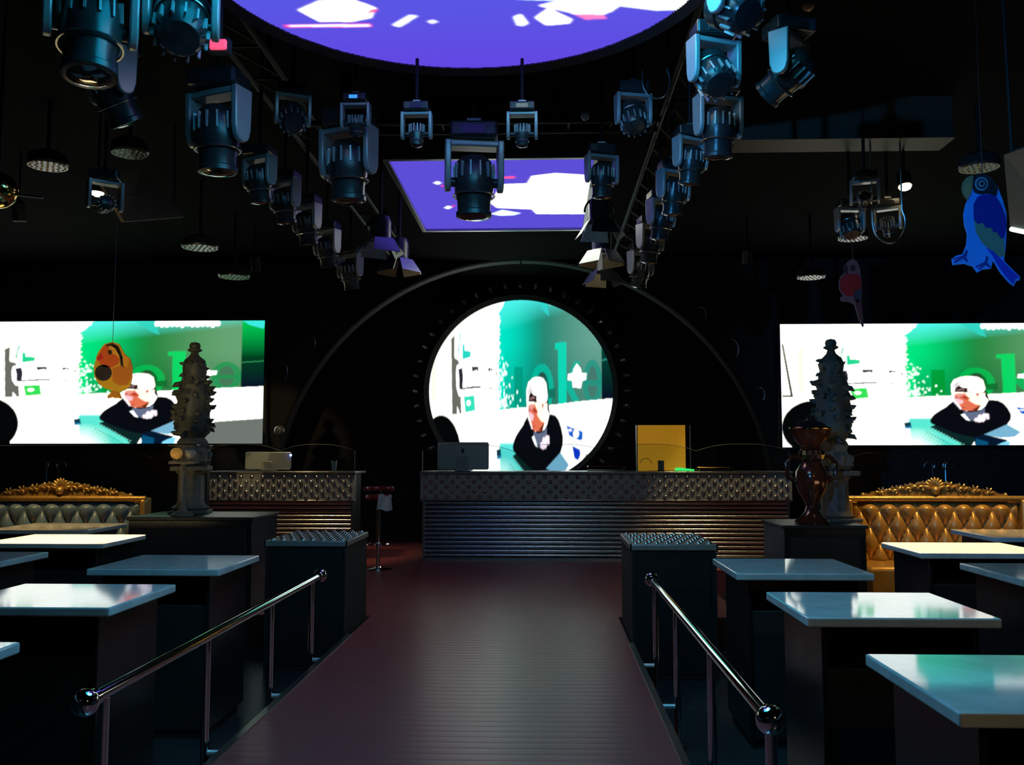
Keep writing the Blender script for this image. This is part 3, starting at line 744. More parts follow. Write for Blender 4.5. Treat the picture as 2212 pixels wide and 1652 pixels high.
p0, p1 = at_y(1378, 1018, YB + 0.40), at_y(1480, 918, YB + 0.40)
t = thing('yellow_board', 'square yellow glowing board standing on the bar', 'board', ((p0.x+p1.x)/2, YB + 0.40, ZB))
w, h = p1.x-p0.x, p1.z-ZB
MB().box2((-w/2, 0, 0.004), (w/2, 0.05, h)).build('panel', mat('yellow_lightbox', (0.65, 0.36, 0.03), 0.5, emit=(0.62, 0.28, 0.012), emit_s=0.42), t, bevel=0.004)
MB().box2((-w/2-.02, -0.006, 0), (-w/2, 0.056, h)).build('side_edge', M_STEEL, t)
MB().box2((w/2+.07, 0.02, 0), (w/2+.085, 0.035, h)).build('stand_rod', M_STEEL, t)
MB().box2((-.2, 0.0, 0), (w/2+.10, 0.10, 0.01)).build('base_plate', M_STEEL, t)
c = at_y(1428, 1006, YB + 0.2)
t = thing('card_holder', 'small grey card holder in front of the yellow board', 'holder', (c.x, YB + 0.2, ZB))
MB().box2((-.045, 0, 0), (.045, .03, .16)).build('card', M_STEEL, t, bevel=0.003); MB().box2((-.055, -.03, 0), (.055, .05, .012)).build('base', M_PANEL, t)
MB().ring((-.22, .02, .10), .09, .005, 24, 6, 'y', 0.2, PI-0.2).build('wire_loop', M_STEEL, t)
c = at_y(1478, 1015, YB + 0.15)
t = thing('green_lamp', 'small green glowing lamp bar lying on the bar', 'lamp', (c.x, YB + 0.15, ZB))
MB().prism([(-.13, 0.01), (.15, 0.006), (.15, .03), (-.06, .055), (-.13, .05)], 0, .04).build('lens', emit_mat('green_led', (0.05, 0.8, 0.15), 1.2), t)
MB().box2((-.14, -.005, 0), (.16, .05, .008)).build('base', M_PANEL, t)
for px, ww, hh, lab in ((1310, .55, .07, 'long low tray lying on the bar left of the yellow board'), (1545, .5, .05, 'long low tray lying on the bar right of the green lamp')):
    c = at_y(px, 1010, YB + 0.35)
    t = thing('serving_tray', lab, 'tray', (c.x, YB + 0.40, ZB))
    MB().box2((-ww/2, -.15, 0), (ww/2, .15, .015)).build('base', M_PANEL, t); mb = MB()
    mb.tube([(-ww/2, -.15, hh), (ww/2, -.15, hh), (ww/2, .15, hh), (-ww/2, .15, hh)], .008, 6, closed=True).build('rim', M_BRASS, t)
    for sx in (-1, 1):
        for sy in (-1, 1): MB().cyl((sx*ww/2, sy*.15, .01), (sx*ww/2, sy*.15, hh), .005, n=6).build('rim_post', M_BRASS, t)
c = at_y(722, 1005, YB + 0.2)
t = thing('drinks_glass', 'small pale glass standing on the left bar', 'glass', (c.x, YB + 0.2, c.z - .085))
t.location.z = ZB
MB().lathe([(.028, 0), (.03, .01), (.045, .15), (.041, .15), (.026, .015)], 16).build('cup', mat('frosted_glass', (0.4, 0.45, 0.46), 0.25), t)
MB().ring((0, 0, .15), .043, .003, 20, 6).build('rim', M_CHROME, t)
c = at_y(597, 930, YB + 0.45)
t = thing('globe_lamp', 'small glass ball on a stem behind the left bar', 'lamp', (c.x, YB + 0.62, ZB))
MB().lathe([(.07, 0), (.07, .01), (.012, .03), (.012, c.z - ZB - .05)], 14).build('stem', M_PIPE, t); MB().ball((0, 0, c.z - ZB), .085, 18).build('globe', mat('smoke_glass', (0.05, 0.055, 0.06), 0.08, coat=1), t)

# bar stool in the passage with a white cloth
t = thing('bar_stool', 'red bar stool on a chrome stem in the passage', 'stool', (at_y(818, 1066, 12.5).x, 12.5, 0))
zs = at_y(818, 1070, 12.5).z
MB().lathe([(.05, zs-.06), (.16, zs-.055), (.185, zs-.02), (.17, zs+.01), (.04, zs+.02)], 24).build('seat', M_RED, t)
mb = MB(); mb.ring((0, 0.0, zs+.09), .18, .03, 20, 8, 'z', -.2, PI+.2).build('low_back', M_RED, t)
for a_ in (0.6, PI/2, PI-.6): MB().cyl((.16*math.cos(a_), .16*math.sin(a_), zs-.03), (.18*math.cos(a_), .18*math.sin(a_), zs+.09), .008, n=8).build('back_rod', M_CHROME, t)
MB().lathe([(.20, 0), (.20, .012), (.06, .03), (.028, .05), (.028, zs-.05)], 24).build('stem', M_CHROME, t)
MB().ring((0, 0, .34), .16, .012, 28, 8).build('foot_ring', M_CHROME, t)
for k in range(3): q = 2*PI*k/3; MB().cyl((0, 0, .34), (.16*math.cos(q), .16*math.sin(q), .34), .008, n=6).build('ring_spoke', M_CHROME, t)
c = at_y(833, 1088, 12.38)
mb = MB(); N = 9; V = []
for j in range(N):
    for i in range(N):
        u, v = i/(N-1), j/(N-1)
        V.append(((u-.5)*(.16+.05*v), .012*math.sin(9*u+2*v) - .01, .10 - .2*v + .015*math.sin(7*u)))
V += [(x, y+.02, z) for x, y, z in V]
Fq = []
for j in range(N-1):
    for i in range(N-1):
        a_ = j*N+i; Fq.append((a_, a_+N, a_+N+1, a_+1)); Fq.append((a_+N*N, a_+N*N+1, a_+N*N+N+1, a_+N*N+N))
rim = list(range(N)) + [j*N+N-1 for j in range(1, N)] + [(N-1)*N+i for i in range(N-2, -1, -1)] + [j*N for j in range(N-2, 0, -1)]
for k in range(len(rim)):
    a_, b_ = rim[k], rim[(k+1) % len(rim)]; Fq.append((a_, b_, b_+N*N, a_+N*N))
o = MB().add(V, Fq).build('towel', M_WHITE, None, (c.x, 12.37 - 0.07, c.z + .02)); tag(o, 'white cloth hanging from the red stool', 'towel')

# ------------------------------------------------------------------ sofas
def sofa(px_c, Y, label, wpx, leather, grey):
    c = at_y(px_c, 1075, Y); w = wpx / F_PX * Y; ztop = c.z - Z_FLOOR
    t = thing('tufted_sofa', label, 'sofa', (c.x, Y, Z_FLOOR), 0, 'carved high-back sofas')
    seat_h = 0.62
    MB().box2((-w/2+.02, 0.06, 0.08), (w/2-.02, 0.20, ztop)).build('back_frame', M_GOLDW, t, bevel=0.02)
    # tufted back cushion
    nx, nz = 150, 54; mb = MB(); V = []; hh = ztop - .05 - seat_h + .05
    a_, b_ = .215, .38
    for j in range(nz+1):
        for i in range(nx+1):
            x = -w/2+.06 + (w-.12)*i/nx; z = seat_h-.05 + hh*j/nz
            zz = z - (ztop-.05-.09)
            u, v = x/a_ + zz/b_, x/a_ - zz/b_
            p = (abs(math.sin(PI*u)) * abs(math.sin(PI*v)))**.42
            e = min(1, min(i, nx-i)/8, min(j, nz-j)/5)
            V.append((x, 0.06 - (.035 + .085*p)*e**.5, z))
    mb.add(V, [(j*(nx+1)+i, j*(nx+1)+i+1, (j+1)*(nx+1)+i+1, (j+1)*(nx+1)+i) for j in range(nz) for i in range(nx)])
    back = mb.build('back_cushion', leather, t, smooth=80)
    btn = MB().ball((0,0,0), .018, 10, (1,.6,1)).mesh('button', leather)
    for r in range(4):
        zz = -.19*r; z = zz + ztop-.14
        if z < seat_h: break
        for k in range(-8, 9):
            x = k*a_ + (a_/2 if r % 2 else 0)
            if abs(x) < w/2 - .12: inst('button', btn, back, (x, .018, z))
    MB().tube([(-w/2+.01, .0, ztop-.01), (w/2-.01, .0, ztop-.01)], .035, 12).build('top_rail', M_GOLDW, t)
    for s in (-1, 1):
        MB().box2((s*(w/2), -.06, .08), (s*(w/2-.06), .06, ztop-.02)).build('side_post', M_GOLDW, t, bevel=0.018)
    # seat
    MB().box2((-w/2+.02, -.62, .30), (w/2-.02, .05, seat_h)).build('seat_cushion', M_GOLD, t, bevel=0.05)
    MB().box2((-w/2+.02, -.60, .10), (w/2-.02, .05, .30)).build('seat_base', M_GOLD, t, bevel=0.015)
    MB().tube([(-w/2+.03, -.625, .31), (w/2-.03, -.625, .31)], .018, 8).build('seat_moulding', M_GOLDW, t)
    for s in (-1, 1):
        for y in (-.55, .12): MB().lathe([(.03, 0), (.045, .03), (.03, .06), (.05, .10)], 12, (s*(w/2-.1), y, 0)).build('foot', M_GOLDW, t)
    # carved crest: shell, scrolls and leaves
    cr = MB(); hw_ = w*.40
    base = []
    for k in range(41):
        u = -1 + k/20; base.append((u*hw_, ztop + .035 + .17*max(0, 1-abs(u))**.95 + .012*math.sin(k*2.4)))
    base += [(hw_, ztop-.02), (-hw_, ztop-.02)]
    cr.prism(base, .02, .08)
    crest = cr.build('crest', M_GOLDW, t)
    sh = MB()
    for k in range(9):
        q = PI*(.08 + .84*k/8)
        sh.ball((.075*math.cos(q), -.005, ztop+.10+.085*math.sin(q)), .03, 10, (.7, .7, 1.9), (0, PI/2-q, 0))
    sh.ball((0, -.01, ztop+.085), .05, 12); sh.build('shell', M_GOLDW, crest)
    for s in (-1, 1):
        sc = MB()
        for k, (u, r) in enumerate(((.18, .045), (.36, .04), (.55, .034), (.74, .028))):
            x = s*u*hw_; z = ztop + .02 + .10*(1-u)
            sc.tube([(x + s*r*(1-.1*i)*math.cos(i*.55), .0, z + r*(1-.1*i)*math.sin(i*.55)) for i in range(9)], .012, 6)
            for m_ in range(4):
                q = .4 + m_*.65
                sc.ball((x + s*(r+.03)*math.cos(q), .0, z + (r+.025)*math.sin(q)), .017, 8, (1.7, .7, .7), (0, -s*q + (PI if s < 0 else 0), 0))
        sc.build('scroll', M_GOLDW, crest)
        MB().ball((s*hw_, .03, ztop+.03), .028, 10).build('knob', M_GOLDW, crest)
    return t
sofa(2020, 11.0, 'gold tufted sofa with carved crest behind the right tables', 372, M_GOLD, False)
sofa(130, 11.0, 'reflection-blue and gold tufted sofa with carved crest behind the left tables', 384, M_BLUEREF, True)

# dark partitions behind the sofas with scroll mouldings
def partition(x0, x1, label):
    Y = 12.1; zt = at_y(1900, 968, Y).z - Z_FLOOR; w = x1 - x0
    t = thing('partition', label, 'partition', ((x0+x1)/2, Y, Z_FLOOR), 0, 'dark partitions below the video screens')
    MB().box2((-w/2, 0, 0), (w/2, .10, zt)).build('panel', M_PANEL, t, bevel=0.006)
    MB().box2((-w/2-.02, -.05, zt), (w/2+.02, .14, zt+.04)).build('cap_rail', M_LACQ, t, bevel=0.01)
    n = max(1, round(w / 1.8))
    for k in range(n):
        cx = -w/2 + (k+.5)*w/n; hw_ = w/n/2 - .08
        pts = [(cx-hw_, -.01, .75)]
        pts += [(cx-hw_, -.01, zt-.22)]
        for i in range(9):
            q = PI + PI*i/8
            pass
        pts += [(cx-hw_+.06, -.01, zt-.13), (cx-.30, -.01, zt-.13)]
        for i in range(7): u = i/6; pts.append((cx-.30+.6*u, -.01, zt-.13+.07*math.sin(PI*u)))
        pts += [(cx+.30, -.01, zt-.13), (cx+hw_-.06, -.01, zt-.13), (cx+hw_, -.01, zt-.22), (cx+hw_, -.01, .75)]
        MB().tube(pts, .012, 8, closed=True).build('moulding', M_STEEL, t)
        for s in (-1, 1):
            MB().tube([(cx+s*(hw_-.02) - s*.09*(1-.08*i)*math.cos(.5*i), -.012, zt-.24+.09*(1-.08*i)*math.sin(.5*i)) for i in range(10)], .014, 6).build('scroll', M_STEEL, t)
partition(3.35, 8.4, 'black panelled partition with scroll mouldings behind the right sofa')
partition(-8.6, -4.45, 'black panelled partition with scroll mouldings behind the left sofa')

# ------------------------------------------------------------------ plinths, carved columns, urns
def plinth(x0, x1, y0, y1, zt, label):
    t = thing('plinth', label, 'plinth', ((x0+x1)/2, (y0+y1)/2, Z_FLOOR), 0, 'black plinths carrying the carved columns')
    w, d, h = x1-x0, y1-y0, zt-Z_FLOOR
    MB().box2((-w/2+.02, -d/2+.02, 0), (w/2-.02, d/2-.02, h-.035)).build('body', M_LACQ, t, bevel=0.005)
    MB().box2((-w/2, -d/2, h-.035), (w/2, d/2, h)).build('top', M_PANEL, t, bevel=0.006)
    MB().box2((-w/2+.08, -d/2+.008, .1), (w/2-.08, -d/2+.022, h-.12)).build('front_panel', M_PANEL, t, bevel=0.004)
YCOL = 9.85
zpl_r, zpl_l = at_y(1790, 1134, 9.3).z, at_y(400, 1116, 9.3).z
xa = at_y(1690, 1130, 9.25).x; xb = at_y(1876, 1130, 9.25).x
plinth(xa, xb, 9.25, 10.15, zpl_r, 'black plinth under the carved column on the right')
xa2 = at_y(272, 1116, 9.25).x; xb2 = at_y(548, 1116, 9.25).x
plinth(xa2, xb2, 9.25, 10.15, zpl_l, 'wide black plinth under the carved column on the left')

def carved_column(px, py_base, zb, label, seed):
    r = random.Random(seed)
    c = at_y(px, 1100, YCOL); k = YCOL / F_PX
    t = thing('carved_column', label, 'column', (c.x, YCOL, zb), 0.2)
    H = (1132 - 745) * k
    if seed == 2: H = at_y(px, 740, YCOL).z - zb
    def Z(py): return (1132 - py) / 387.0 * H
    MB().box2((-.20, -.20, 0), (.20, .20, .035)).build('foot_slab', M_STONE, t, bevel=0.008)
    MB().lathe([(.17, .035), (.19, .06), (.15, .09), (.135, .12), (.13, Z(1045)), (.155, Z(1040)), (.155, Z(1036))], 20, wob=lambda q, z: .05*math.cos(10*q)).build('fluted_shaft', M_STONE, t)
    MB().box2((-.19, -.19, Z(1036)), (.19, .19, Z(1026))).build('band_slab', M_STONE, t, bevel=0.006)
    cap = MB().lathe([(.14, Z(1026)), (.19, Z(1015)), (.18, Z(1000)), (.135, Z(985)), (.15, Z(972)), (.12, Z(962))], 18, wob=lambda q, z: .10*math.cos(6*q + 9*z)).build('capital', M_STONE, t)
    for i in range(8):
        q = 2*PI*i/8
        MB().ball((.17*math.cos(q), .17*math.sin(q), Z(1005)), .045, 8, (.8, .8, 1.5), (0, .4, q)).build('leaf', M_STONE, cap)
    body = [(.12, Z(962)), (.17, Z(950)), (.185, Z(930)), (.17, Z(915)), (.18, Z(900)), (.165, Z(880)), (.175, Z(866)), (.15, Z(852)), (.16, Z(842)), (.125, Z(830)), (.12, Z(812)), (.125, Z(798)), (.10, Z(786)), (.05, Z(776)), (.035, Z(768))]
    b = MB().lathe(body, 22, wob=lambda q, z: .13*math.sin(5*q + 26*z) * math.cos(17*z) + .05*math.sin(11*q)).build('carved_body', M_STONEG, t)
    for (py, rr, n, s) in ((950, .18, 9, .05), (925, .19, 9, .045), (902, .185, 9, .05), (868, .18, 9, .052), (846, .165, 8, .055), (818, .125, 7, .04), (796, .12, 6, .035)):
        lf = MB()
        for i in range(n):
            q = 2*PI*(i + r.random()*.5)/n; z = Z(py) + r.uniform(-.05, .05); up = r.uniform(-1.0, 1.0)
            lf.tube([(rr*.8*math.cos(q), rr*.8*math.sin(q), z), ((rr+s*.5)*math.cos(q), (rr+s*.5)*math.sin(q), z+s*.25*up), ((rr+s)*math.cos(q+.1), (rr+s)*math.sin(q+.1), z+s*.8*up)], [s*.6, s*.5, s*.12], 7)
        lf.build('leaf_tier', M_STONEG, b)
    MB().lathe([(.035, Z(776)), (.038, Z(768)), (.075, Z(764)), (.078, Z(761)), (.055, Z(759)), (.06, Z(752)), (.045, Z(746)), (.01, Z(744))], 18).build('finial', M_STONEG, t)
carved_column(1804, 1132, zpl_r, 'tall carved stone column in front of the right video screen', 1)
carved_column(412, 1112, zpl_l, 'tall carved stone column in front of the left video screen', 2)

def urn(px, py_top, Y, zb, label, s=1.0):
    c = at_y(px, py_top, Y); H = c.z - zb; k = H / 205.0
    Z = lambda py: (1130 - py) * k
    R = lambda p: p * k
    t = thing('urn', label, 'urn', (c.x, Y, zb))
    MB().lathe([(R(36), 0), (R(37), Z(1124)), (R(30), Z(1118)), (R(16), Z(1104)), (R(12), Z(1092))], 24).build('foot', M_COPPER, t)
    MB().lathe([(R(12), Z(1092)), (R(18), Z(1078)), (R(28), Z(1060)), (R(34), Z(1038)), (R(33), Z(1018)), (R(24), Z(1002)), (R(18), Z(994))], 24).build('belly', M_COPPER, t)
    for i in range(10):
        q = 2*PI*i/10; MB().ball((R(20)*math.cos(q), R(20)*math.sin(q), Z(982)), R(11), 8, (1, 1, 1.2)).build('bead', M_BRASS if i % 3 == 0 else M_COPPER, t)
    MB().lathe([(R(15), Z(996)), (R(14), Z(972)), (R(22), Z(962)), (R(34), Z(950)), (R(40), Z(936)), (R(44), Z(925))], 24, wob=lambda q, z: .03*math.cos(12*q)).build('bowl', M_COPPER, t)
    MB().ring((0, 0, Z(925)), R(43), R(3), 28, 8).build('rim', M_BRASS, t)
    MB().lathe([(R(40), Z(926)), (R(30), Z(915)), (R(12), Z(908)), (R(8), Z(900)), (R(2), Z(896))], 20).build('lid', M_DOME, t)
    for s_ in (-1, 1):
        MB().tube([(s_*R(32), 0, Z(1040)), (s_*R(50), 0, Z(1030)), (s_*R(54), 0, Z(1000)), (s_*R(40), 0, Z(985)), (s_*R(18), 0, Z(990))], R(5), 8).build('handle', M_COPPER, t)
urn(1750, 925, 9.42, zpl_r, 'red copper urn with beaded neck beside the right column')
# ornaments at the base of the left column
c = at_y(380, 979, 9.42)
t = thing('lantern', 'small lantern with one amber and one pale bulb before the left column', 'lantern', (at_y(396, 1000, 9.42).x, 9.42, zpl_l))
hz = c.z - zpl_l
MB().lathe([(.11, 0), (.11, .02), (.05, .05), (.028, .10), (.028, hz-.10)], 16).build('stem', M_STONE, t)
MB().box2((-.14, -.05, hz-.11), (.14, .05, hz-.075)).build('arm', M_STONE, t, bevel=0.01)
MB().ball((-.075, 0, hz), .06, 14).build('amber_bulb', mat('amber_bulb', (0.5, 0.26, 0.05), 0.3, emit=(0.5, 0.24, 0.04), emit_s=0.35), t)
MB().ball((.075, 0, hz), .055, 14).build('pale_bulb', mat('pale_bulb', (0.34, 0.31, 0.27), 0.3), t)
MB().box2((-.15, -.06, hz+.07), (.15, .06, hz+.10)).build('hood', M_PANEL, t, bevel=0.01)

# ------------------------------------------------------------------ stage lighting: trusses
def truss(x, y0, y1, z, label):
    t = thing('ceiling_truss', label, 'truss', (x, y0, z), 0, 'long trusses carrying moving lights')
    L = y1-y0
    for sx in (-1, 1):
        MB().cyl((sx*.13, 0, 0), (sx*.13, L, 0), .025, n=10).build('chord', M_PIPE, t)
    n = int(L/.55)
    for k in range(n+1):
        MB().cyl((-.13, L*k/n, 0), (.13, L*k/n, 0), .014, n=8).build('rung', M_PIPE, t)
        if k < n: MB().cyl((-.13, L*k/n, 0), (.13, L*(k+1)/n, 0), .010, n=6).build('diagonal', M_PIPE, t)
    for k in range(0, n+1, 3):
        MB().cyl((0, L*k/n, 0), (0, L*k/n, Z_CEIL-z+.02), .02, n=8).build('hanger', M_PIPE, t)
truss(1.12, 3.4, 13.0, 4.40, 'long truss of lights running along the right of the ceiling screens')
truss(-2.10, 3.4, 13.0, 4.40, 'long truss of lights running along the left of the ceiling screens')
t = thing('cross_truss', 'black cross pipe between the two ceiling screens', 'truss', (-.5, 7.55, 4.28))
for dy in (-.12, .12): MB().cyl((-1.45, dy, 0), (1.45, dy, 0), .025, n=10).build('chord', M_PIPE, t)
for k in range(9): MB().cyl((-1.4+k*.35, -.12, 0), (-1.4+k*.35, .12, 0), .012, n=6).build('rung', M_PIPE, t)
for x in (-1.2, 1.2): MB().cyl((x, 0, 0), (x, 0, Z_CEIL-4.28+.02), .02, n=8).build('hanger', M_PIPE, t)

# ------------------------------------------------------------------ moving head lights
RX = Matrix.Rotation(PI, 3, 'X')
def head_meshes(kind):
    D = {}
    D['base'] = MB().box2((-.17, -.14, -.12), (.17, .14, 0)).mesh('base', M_FIX, 0)
    D['panel'] = MB().box2((-.08, -.146, -.10), (.08, -.14, -.04)).mesh('control_panel', M_LENS, 0)
    D['hang'] = MB().cyl((0, 0, 0), (0, 0, 1), .024, n=10).mesh('hanger', M_PIPE)
    D['clamp'] = MB().box2((-.05, -.03, 0), (.05, .03, .05)).mesh('clamp', M_STEEL, 0)
    # yoke: crossbar with two tapered, rounded arms
    y = MB().box2((-.20, -.075, -.17), (.20, .075, -.125)).mesh('yoke_bar', M_FIXG, 0)
    D['yoke'] = y
    pts = [(-.085, -.125), (.085, -.125), (.078, -.40)] + [(.07*math.cos(q), -.42 + .07*math.sin(q)) for q in [-PI*k/8 for k in range(9)]] + [(-.078, -.40)]
    arm = MB(); n = len(pts)
    ar = sum(pts[i][0]*pts[(i+1) % n][1] - pts[(i+1) % n][0]*pts[i][1] for i in range(n))
    vs = [(-.022, p[0], p[1]) for p in pts] + [(.022, p[0], p[1]) for p in pts]
    arm.add(vs, [tuple(range(n)), tuple(range(2*n-1, n-1, -1))] + [(i, i+n, (i+1) % n+n, (i+1) % n) for i in range(n)])
    D['arm'] = arm.mesh('yoke_arm', M_FIXG, 30)
    if kind == 'spot':
        prof = [(.02, .20), (.09, .185), (.125, .15), (.14, .09), (.145, .02), (.14, -.06), (.12, -.14), (.118, -.21), (.128, -.22), (.128, -.25), (.11, -.255)]
        lz, lr = -.25, .105
    elif kind == 'wash':
        prof = [(.02, .15), (.11, .14), (.14, .10), (.15, .03), (.15, -.05), (.165, -.12), (.165, -.16), (.15, -.165)]
        lz, lr = -.16, .145
    else:
        prof = [(.02, .12), (.07, .11), (.09, .08), (.095, 0), (.085, -.10), (.08, -.16), (.07, -.165)]
        lz, lr = -.16, .066
    D['head'] = MB().lathe(prof, 24).mesh('head', M_FIX)
    D['lens'] = MB().lathe([(lr, lz+.012), (lr, lz-.004), (lr*.7, lz-.016), (lr*.3, lz-.022), (.003, lz-.023)], 20).mesh('lens', M_LENS)
    fins = MB(); r0 = prof[3][0]
    for k in range(14):
        q = 2*PI*k/14; fins.box(((r0+.004)*math.cos(q), (r0+.004)*math.sin(q), .07), (.022, .012, .11), (0, 0, q))
    D['fins'] = fins.mesh('cooling_fins', M_FIXG, 0)
    D['collar'] = MB().ring((0, 0, -.10 if kind != 'wash' else -.06), .147 if kind == 'spot' else (.158 if kind == 'wash' else .088), .008, 28, 6).mesh('collar', M_STEEL)
    D['hub'] = MB().cyl((-.2, 0, 0), (.2, 0, 0), .035, n=12).mesh('tilt_hub', M_FIX)
    return D
HM = {k: head_meshes(k) for k in ('spot', 'wash', 'mini')}
M_BLUED = emit_mat('blue_display', (0.05, 0.35, 1.0), 0.9)
def moving_head(px, py, z, yaw, tilt, kind, label, s=1.0, group='moving head lights under the ceiling', loc=None, display=None):
    p = loc or at_z(px, py, z)
    D = HM[kind]; zt = p.z + .42*s
    t = thing('moving_light', label, 'stage light', (p.x, p.y, zt), 0, group)
    t.scale = (s, s, s)
    zup = (Z_CEIL - zt)/s
    inst('hanger', D['hang'], t, (0, 0, .0), (0,0,0), (1, 1, max(.05, zup)))
    inst('clamp', D['clamp'], t)
    b = inst('base', D['base'], t, rot=(0, 0, yaw*.3)); bv = b.modifiers.new('bevel', 'BEVEL'); bv.width = .02; bv.segments = 2
    pn = inst('control_panel', D['panel'], b)
    if display:
        MB().box2((-.07, -.150, -.095), (.05, -.1465, -.045)).build('display', display, b)
    yk = inst('yoke', D['yoke'], t, rot=(0, 0, yaw)); bv = yk.modifiers.new('bevel', 'BEVEL'); bv.width = .012; bv.segments = 2
    for sx in (-1, 1):
        a = inst('yoke_arm', D['arm'], yk, (sx*.19, 0, 0)); bv = a.modifiers.new('bevel', 'BEVEL'); bv.width = .01; bv.segments = 2
    h = inst('head', D['head'], t, (0, 0, -.42)); h.rotation_euler = Euler((tilt, 0, 0)).to_matrix().to_4x4().to_euler()
    h.rotation_euler = (Matrix.Rotation(yaw, 3, 'Z') @ Matrix.Rotation(tilt, 3, 'X')).to_euler()
    inst('lens', D['lens'], h); inst('cooling_fins', D['fins'], h); inst('collar', D['collar'], h); inst('tilt_hub', D['hub'], h)
    return t
MHL = [
 (196, 62, 3.70, .5, -.15, 'spot', 'large moving light at the top left, its head hanging straight down', 1.05),
 (392, 56, 3.80, .3, 2.5, 'wash', 'moving light with vented back, second from the top left corner', .9),
 (240, 196, 3.85, -.6, .6, 'spot', 'moving light with a blue-lit arm below the top left one', .85),
 (470, 292, 3.66, -.35, .05, 'spot', 'moving light with a shiny dark barrel and pale arm left of centre', 1.0),
 (752, 362, 3.66, -.35, .05, 'spot', 'moving light with a shiny barrel just left of the rectangular ceiling screen', 1.0),
 (632, 258, 4.00, .4, 2.3, 'wash', 'small vented moving light between the two shiny left barrels', .62),
 (1543, 165, 3.74, .35, 2.45, 'wash', 'moving light with blue arms and ribbed back right of the round screen', .72),
 (1590, 22, 3.80, .6, 2.2, 'wash', 'moving light cut off by the top edge, lit bright blue', .72),
 (1706, 158, 3.80, .9, 1.0, 'spot', 'moving light tilted sharply down to the left, beside the blue arms', .74),
 (1552, 280, 3.66, .3, .1, 'spot', 'moving light hanging straight down below the ribbed one on the right', .74),
 (1368, 258, 3.95, .2, 2.6, 'wash', 'small teal vented moving light right of the cross pipe', .62),
 (1024, 395, 3.60, .15, .0, 'spot', 'big black moving light in front of the rectangular ceiling screen', 1.05),
 (1300, 385, 3.72, .3, .1, 'spot', 'dark moving light at the right edge of the rectangular ceiling screen', .62),
 (1492, 352, 3.66, .5, .15, 'spot', 'first narrow moving light of the right truss row, under the hanging one', .62),
 (1455, 420, 3.66, .5, .15, 'spot', 'second blue-edged moving light in the right truss row', .66),
 (1428, 478, 3.66, .6, .2, 'spot', 'third moving light in the right truss row', .66),
 (1405, 530, 3.66, .6, .2, 'spot', 'fourth moving light in the right truss row before the farthest one', .70),
 (1384, 585, 3.66, .6, .25, 'spot', 'farthest moving light low in the right truss row', .75),
 (560, 392, 3.66, -.5, .2, 'spot', 'nearest moving light of the dark left truss row', .66),
 (615, 440, 3.66, -.5, .2, 'spot', 'second moving light of the dark left truss row', .66),
 (662, 488, 3.66, -.5, .25, 'spot', 'third moving light of the dark left truss row', .68),
 (706, 540, 3.66, -.5, .25, 'spot', 'fourth moving light of the dark left truss row', .70),
 (756, 590, 3.66, -.5, .25, 'spot', 'farthest moving light of the dark left truss row', .75),
 (1836, 492, 3.64, .1, 2.7, 'wash', 'warm-lit moving light with ribbed back under the right ceiling', .62),
 (1918, 488, 3.70, -.5, .6, 'mini', 'small warm-lit spot with a cable loop under the right ceiling', .6),
 (1868, 432, 3.80, -.3, 1.2, 'mini', 'small warm-lit spot above the ribbed light under the right ceiling', .6),
 (226, 442, 3.40, .7, 1.6, 'mini', 'small gold-lit spot below the tilted brown board on the left', .6),
]
for a in MHL: moving_head(*a)
moving_head(900, 290, 3.72, 0, .0, 'mini', 'small blue-lit spot left of the big black moving light', .5)
moving_head(1128, 290, 3.72, 0, .1, 'mini', 'small blue-lit spot right of the big black moving light', .5)
moving_head(768, 268, 3.90, 0, .3, 'mini', 'small light with a bright blue display above the left barrel', .5, display=M_BLUED)

# lamps with barn doors near the ceiling screen
def flap_lamp(px, py, z, label, yaw):
    p = at_z(px, py, z)
    t = thing('barn_door_lamp', label, 'stage light', (p.x, p.y, p.z), yaw, 'lamps with metal flaps near the ceiling screen')
    MB().cyl((0, 0, .1), (0, 0, Z_CEIL - p.z + .01), .018, n=8).build('hanger', M_PIPE, t)
    MB().lathe([(.02, .16), (.08, .14), (.10, .08), (.10, -.06), (.11, -.08)], 18).build('can', M_FIX, t)
    MB().lathe([(.095, -.06), (.095, -.075), (.003, -.085)], 18).build('lens', M_LENS, t)
    for k in range(4):
        q = PI/2*k
        o = MB().prism([(-.09, 0), (.09, 0), (.13, -.16), (-.13, -.16)], -.003, .003).build('flap', M_STEEL, t, loc=(.11*math.sin(q), -.11*math.cos(q), -.08), rot=(-.55, 0, q))
    MB().ring((0, 0, .0), .14, .01, 20, 6, 'y', 0, PI).build('bracket', M_PIPE, t)
flap_lamp(822, 500, 3.62, 'lamp with shiny metal flaps left below the ceiling screen', .5)
flap_lamp(862, 545, 3.62, 'lower lamp with shiny metal flaps left below the ceiling screen', .9)
flap_lamp(1296, 460, 3.66, 'upper chrome-flapped lamp at the right corner of the ceiling screen', .2)
flap_lamp(1300, 525, 3.62, 'middle chrome-flapped lamp right below the ceiling screen', .8)
flap_lamp(1303, 572, 3.62, 'lowest chrome-flapped lamp right below the ceiling screen', .4)

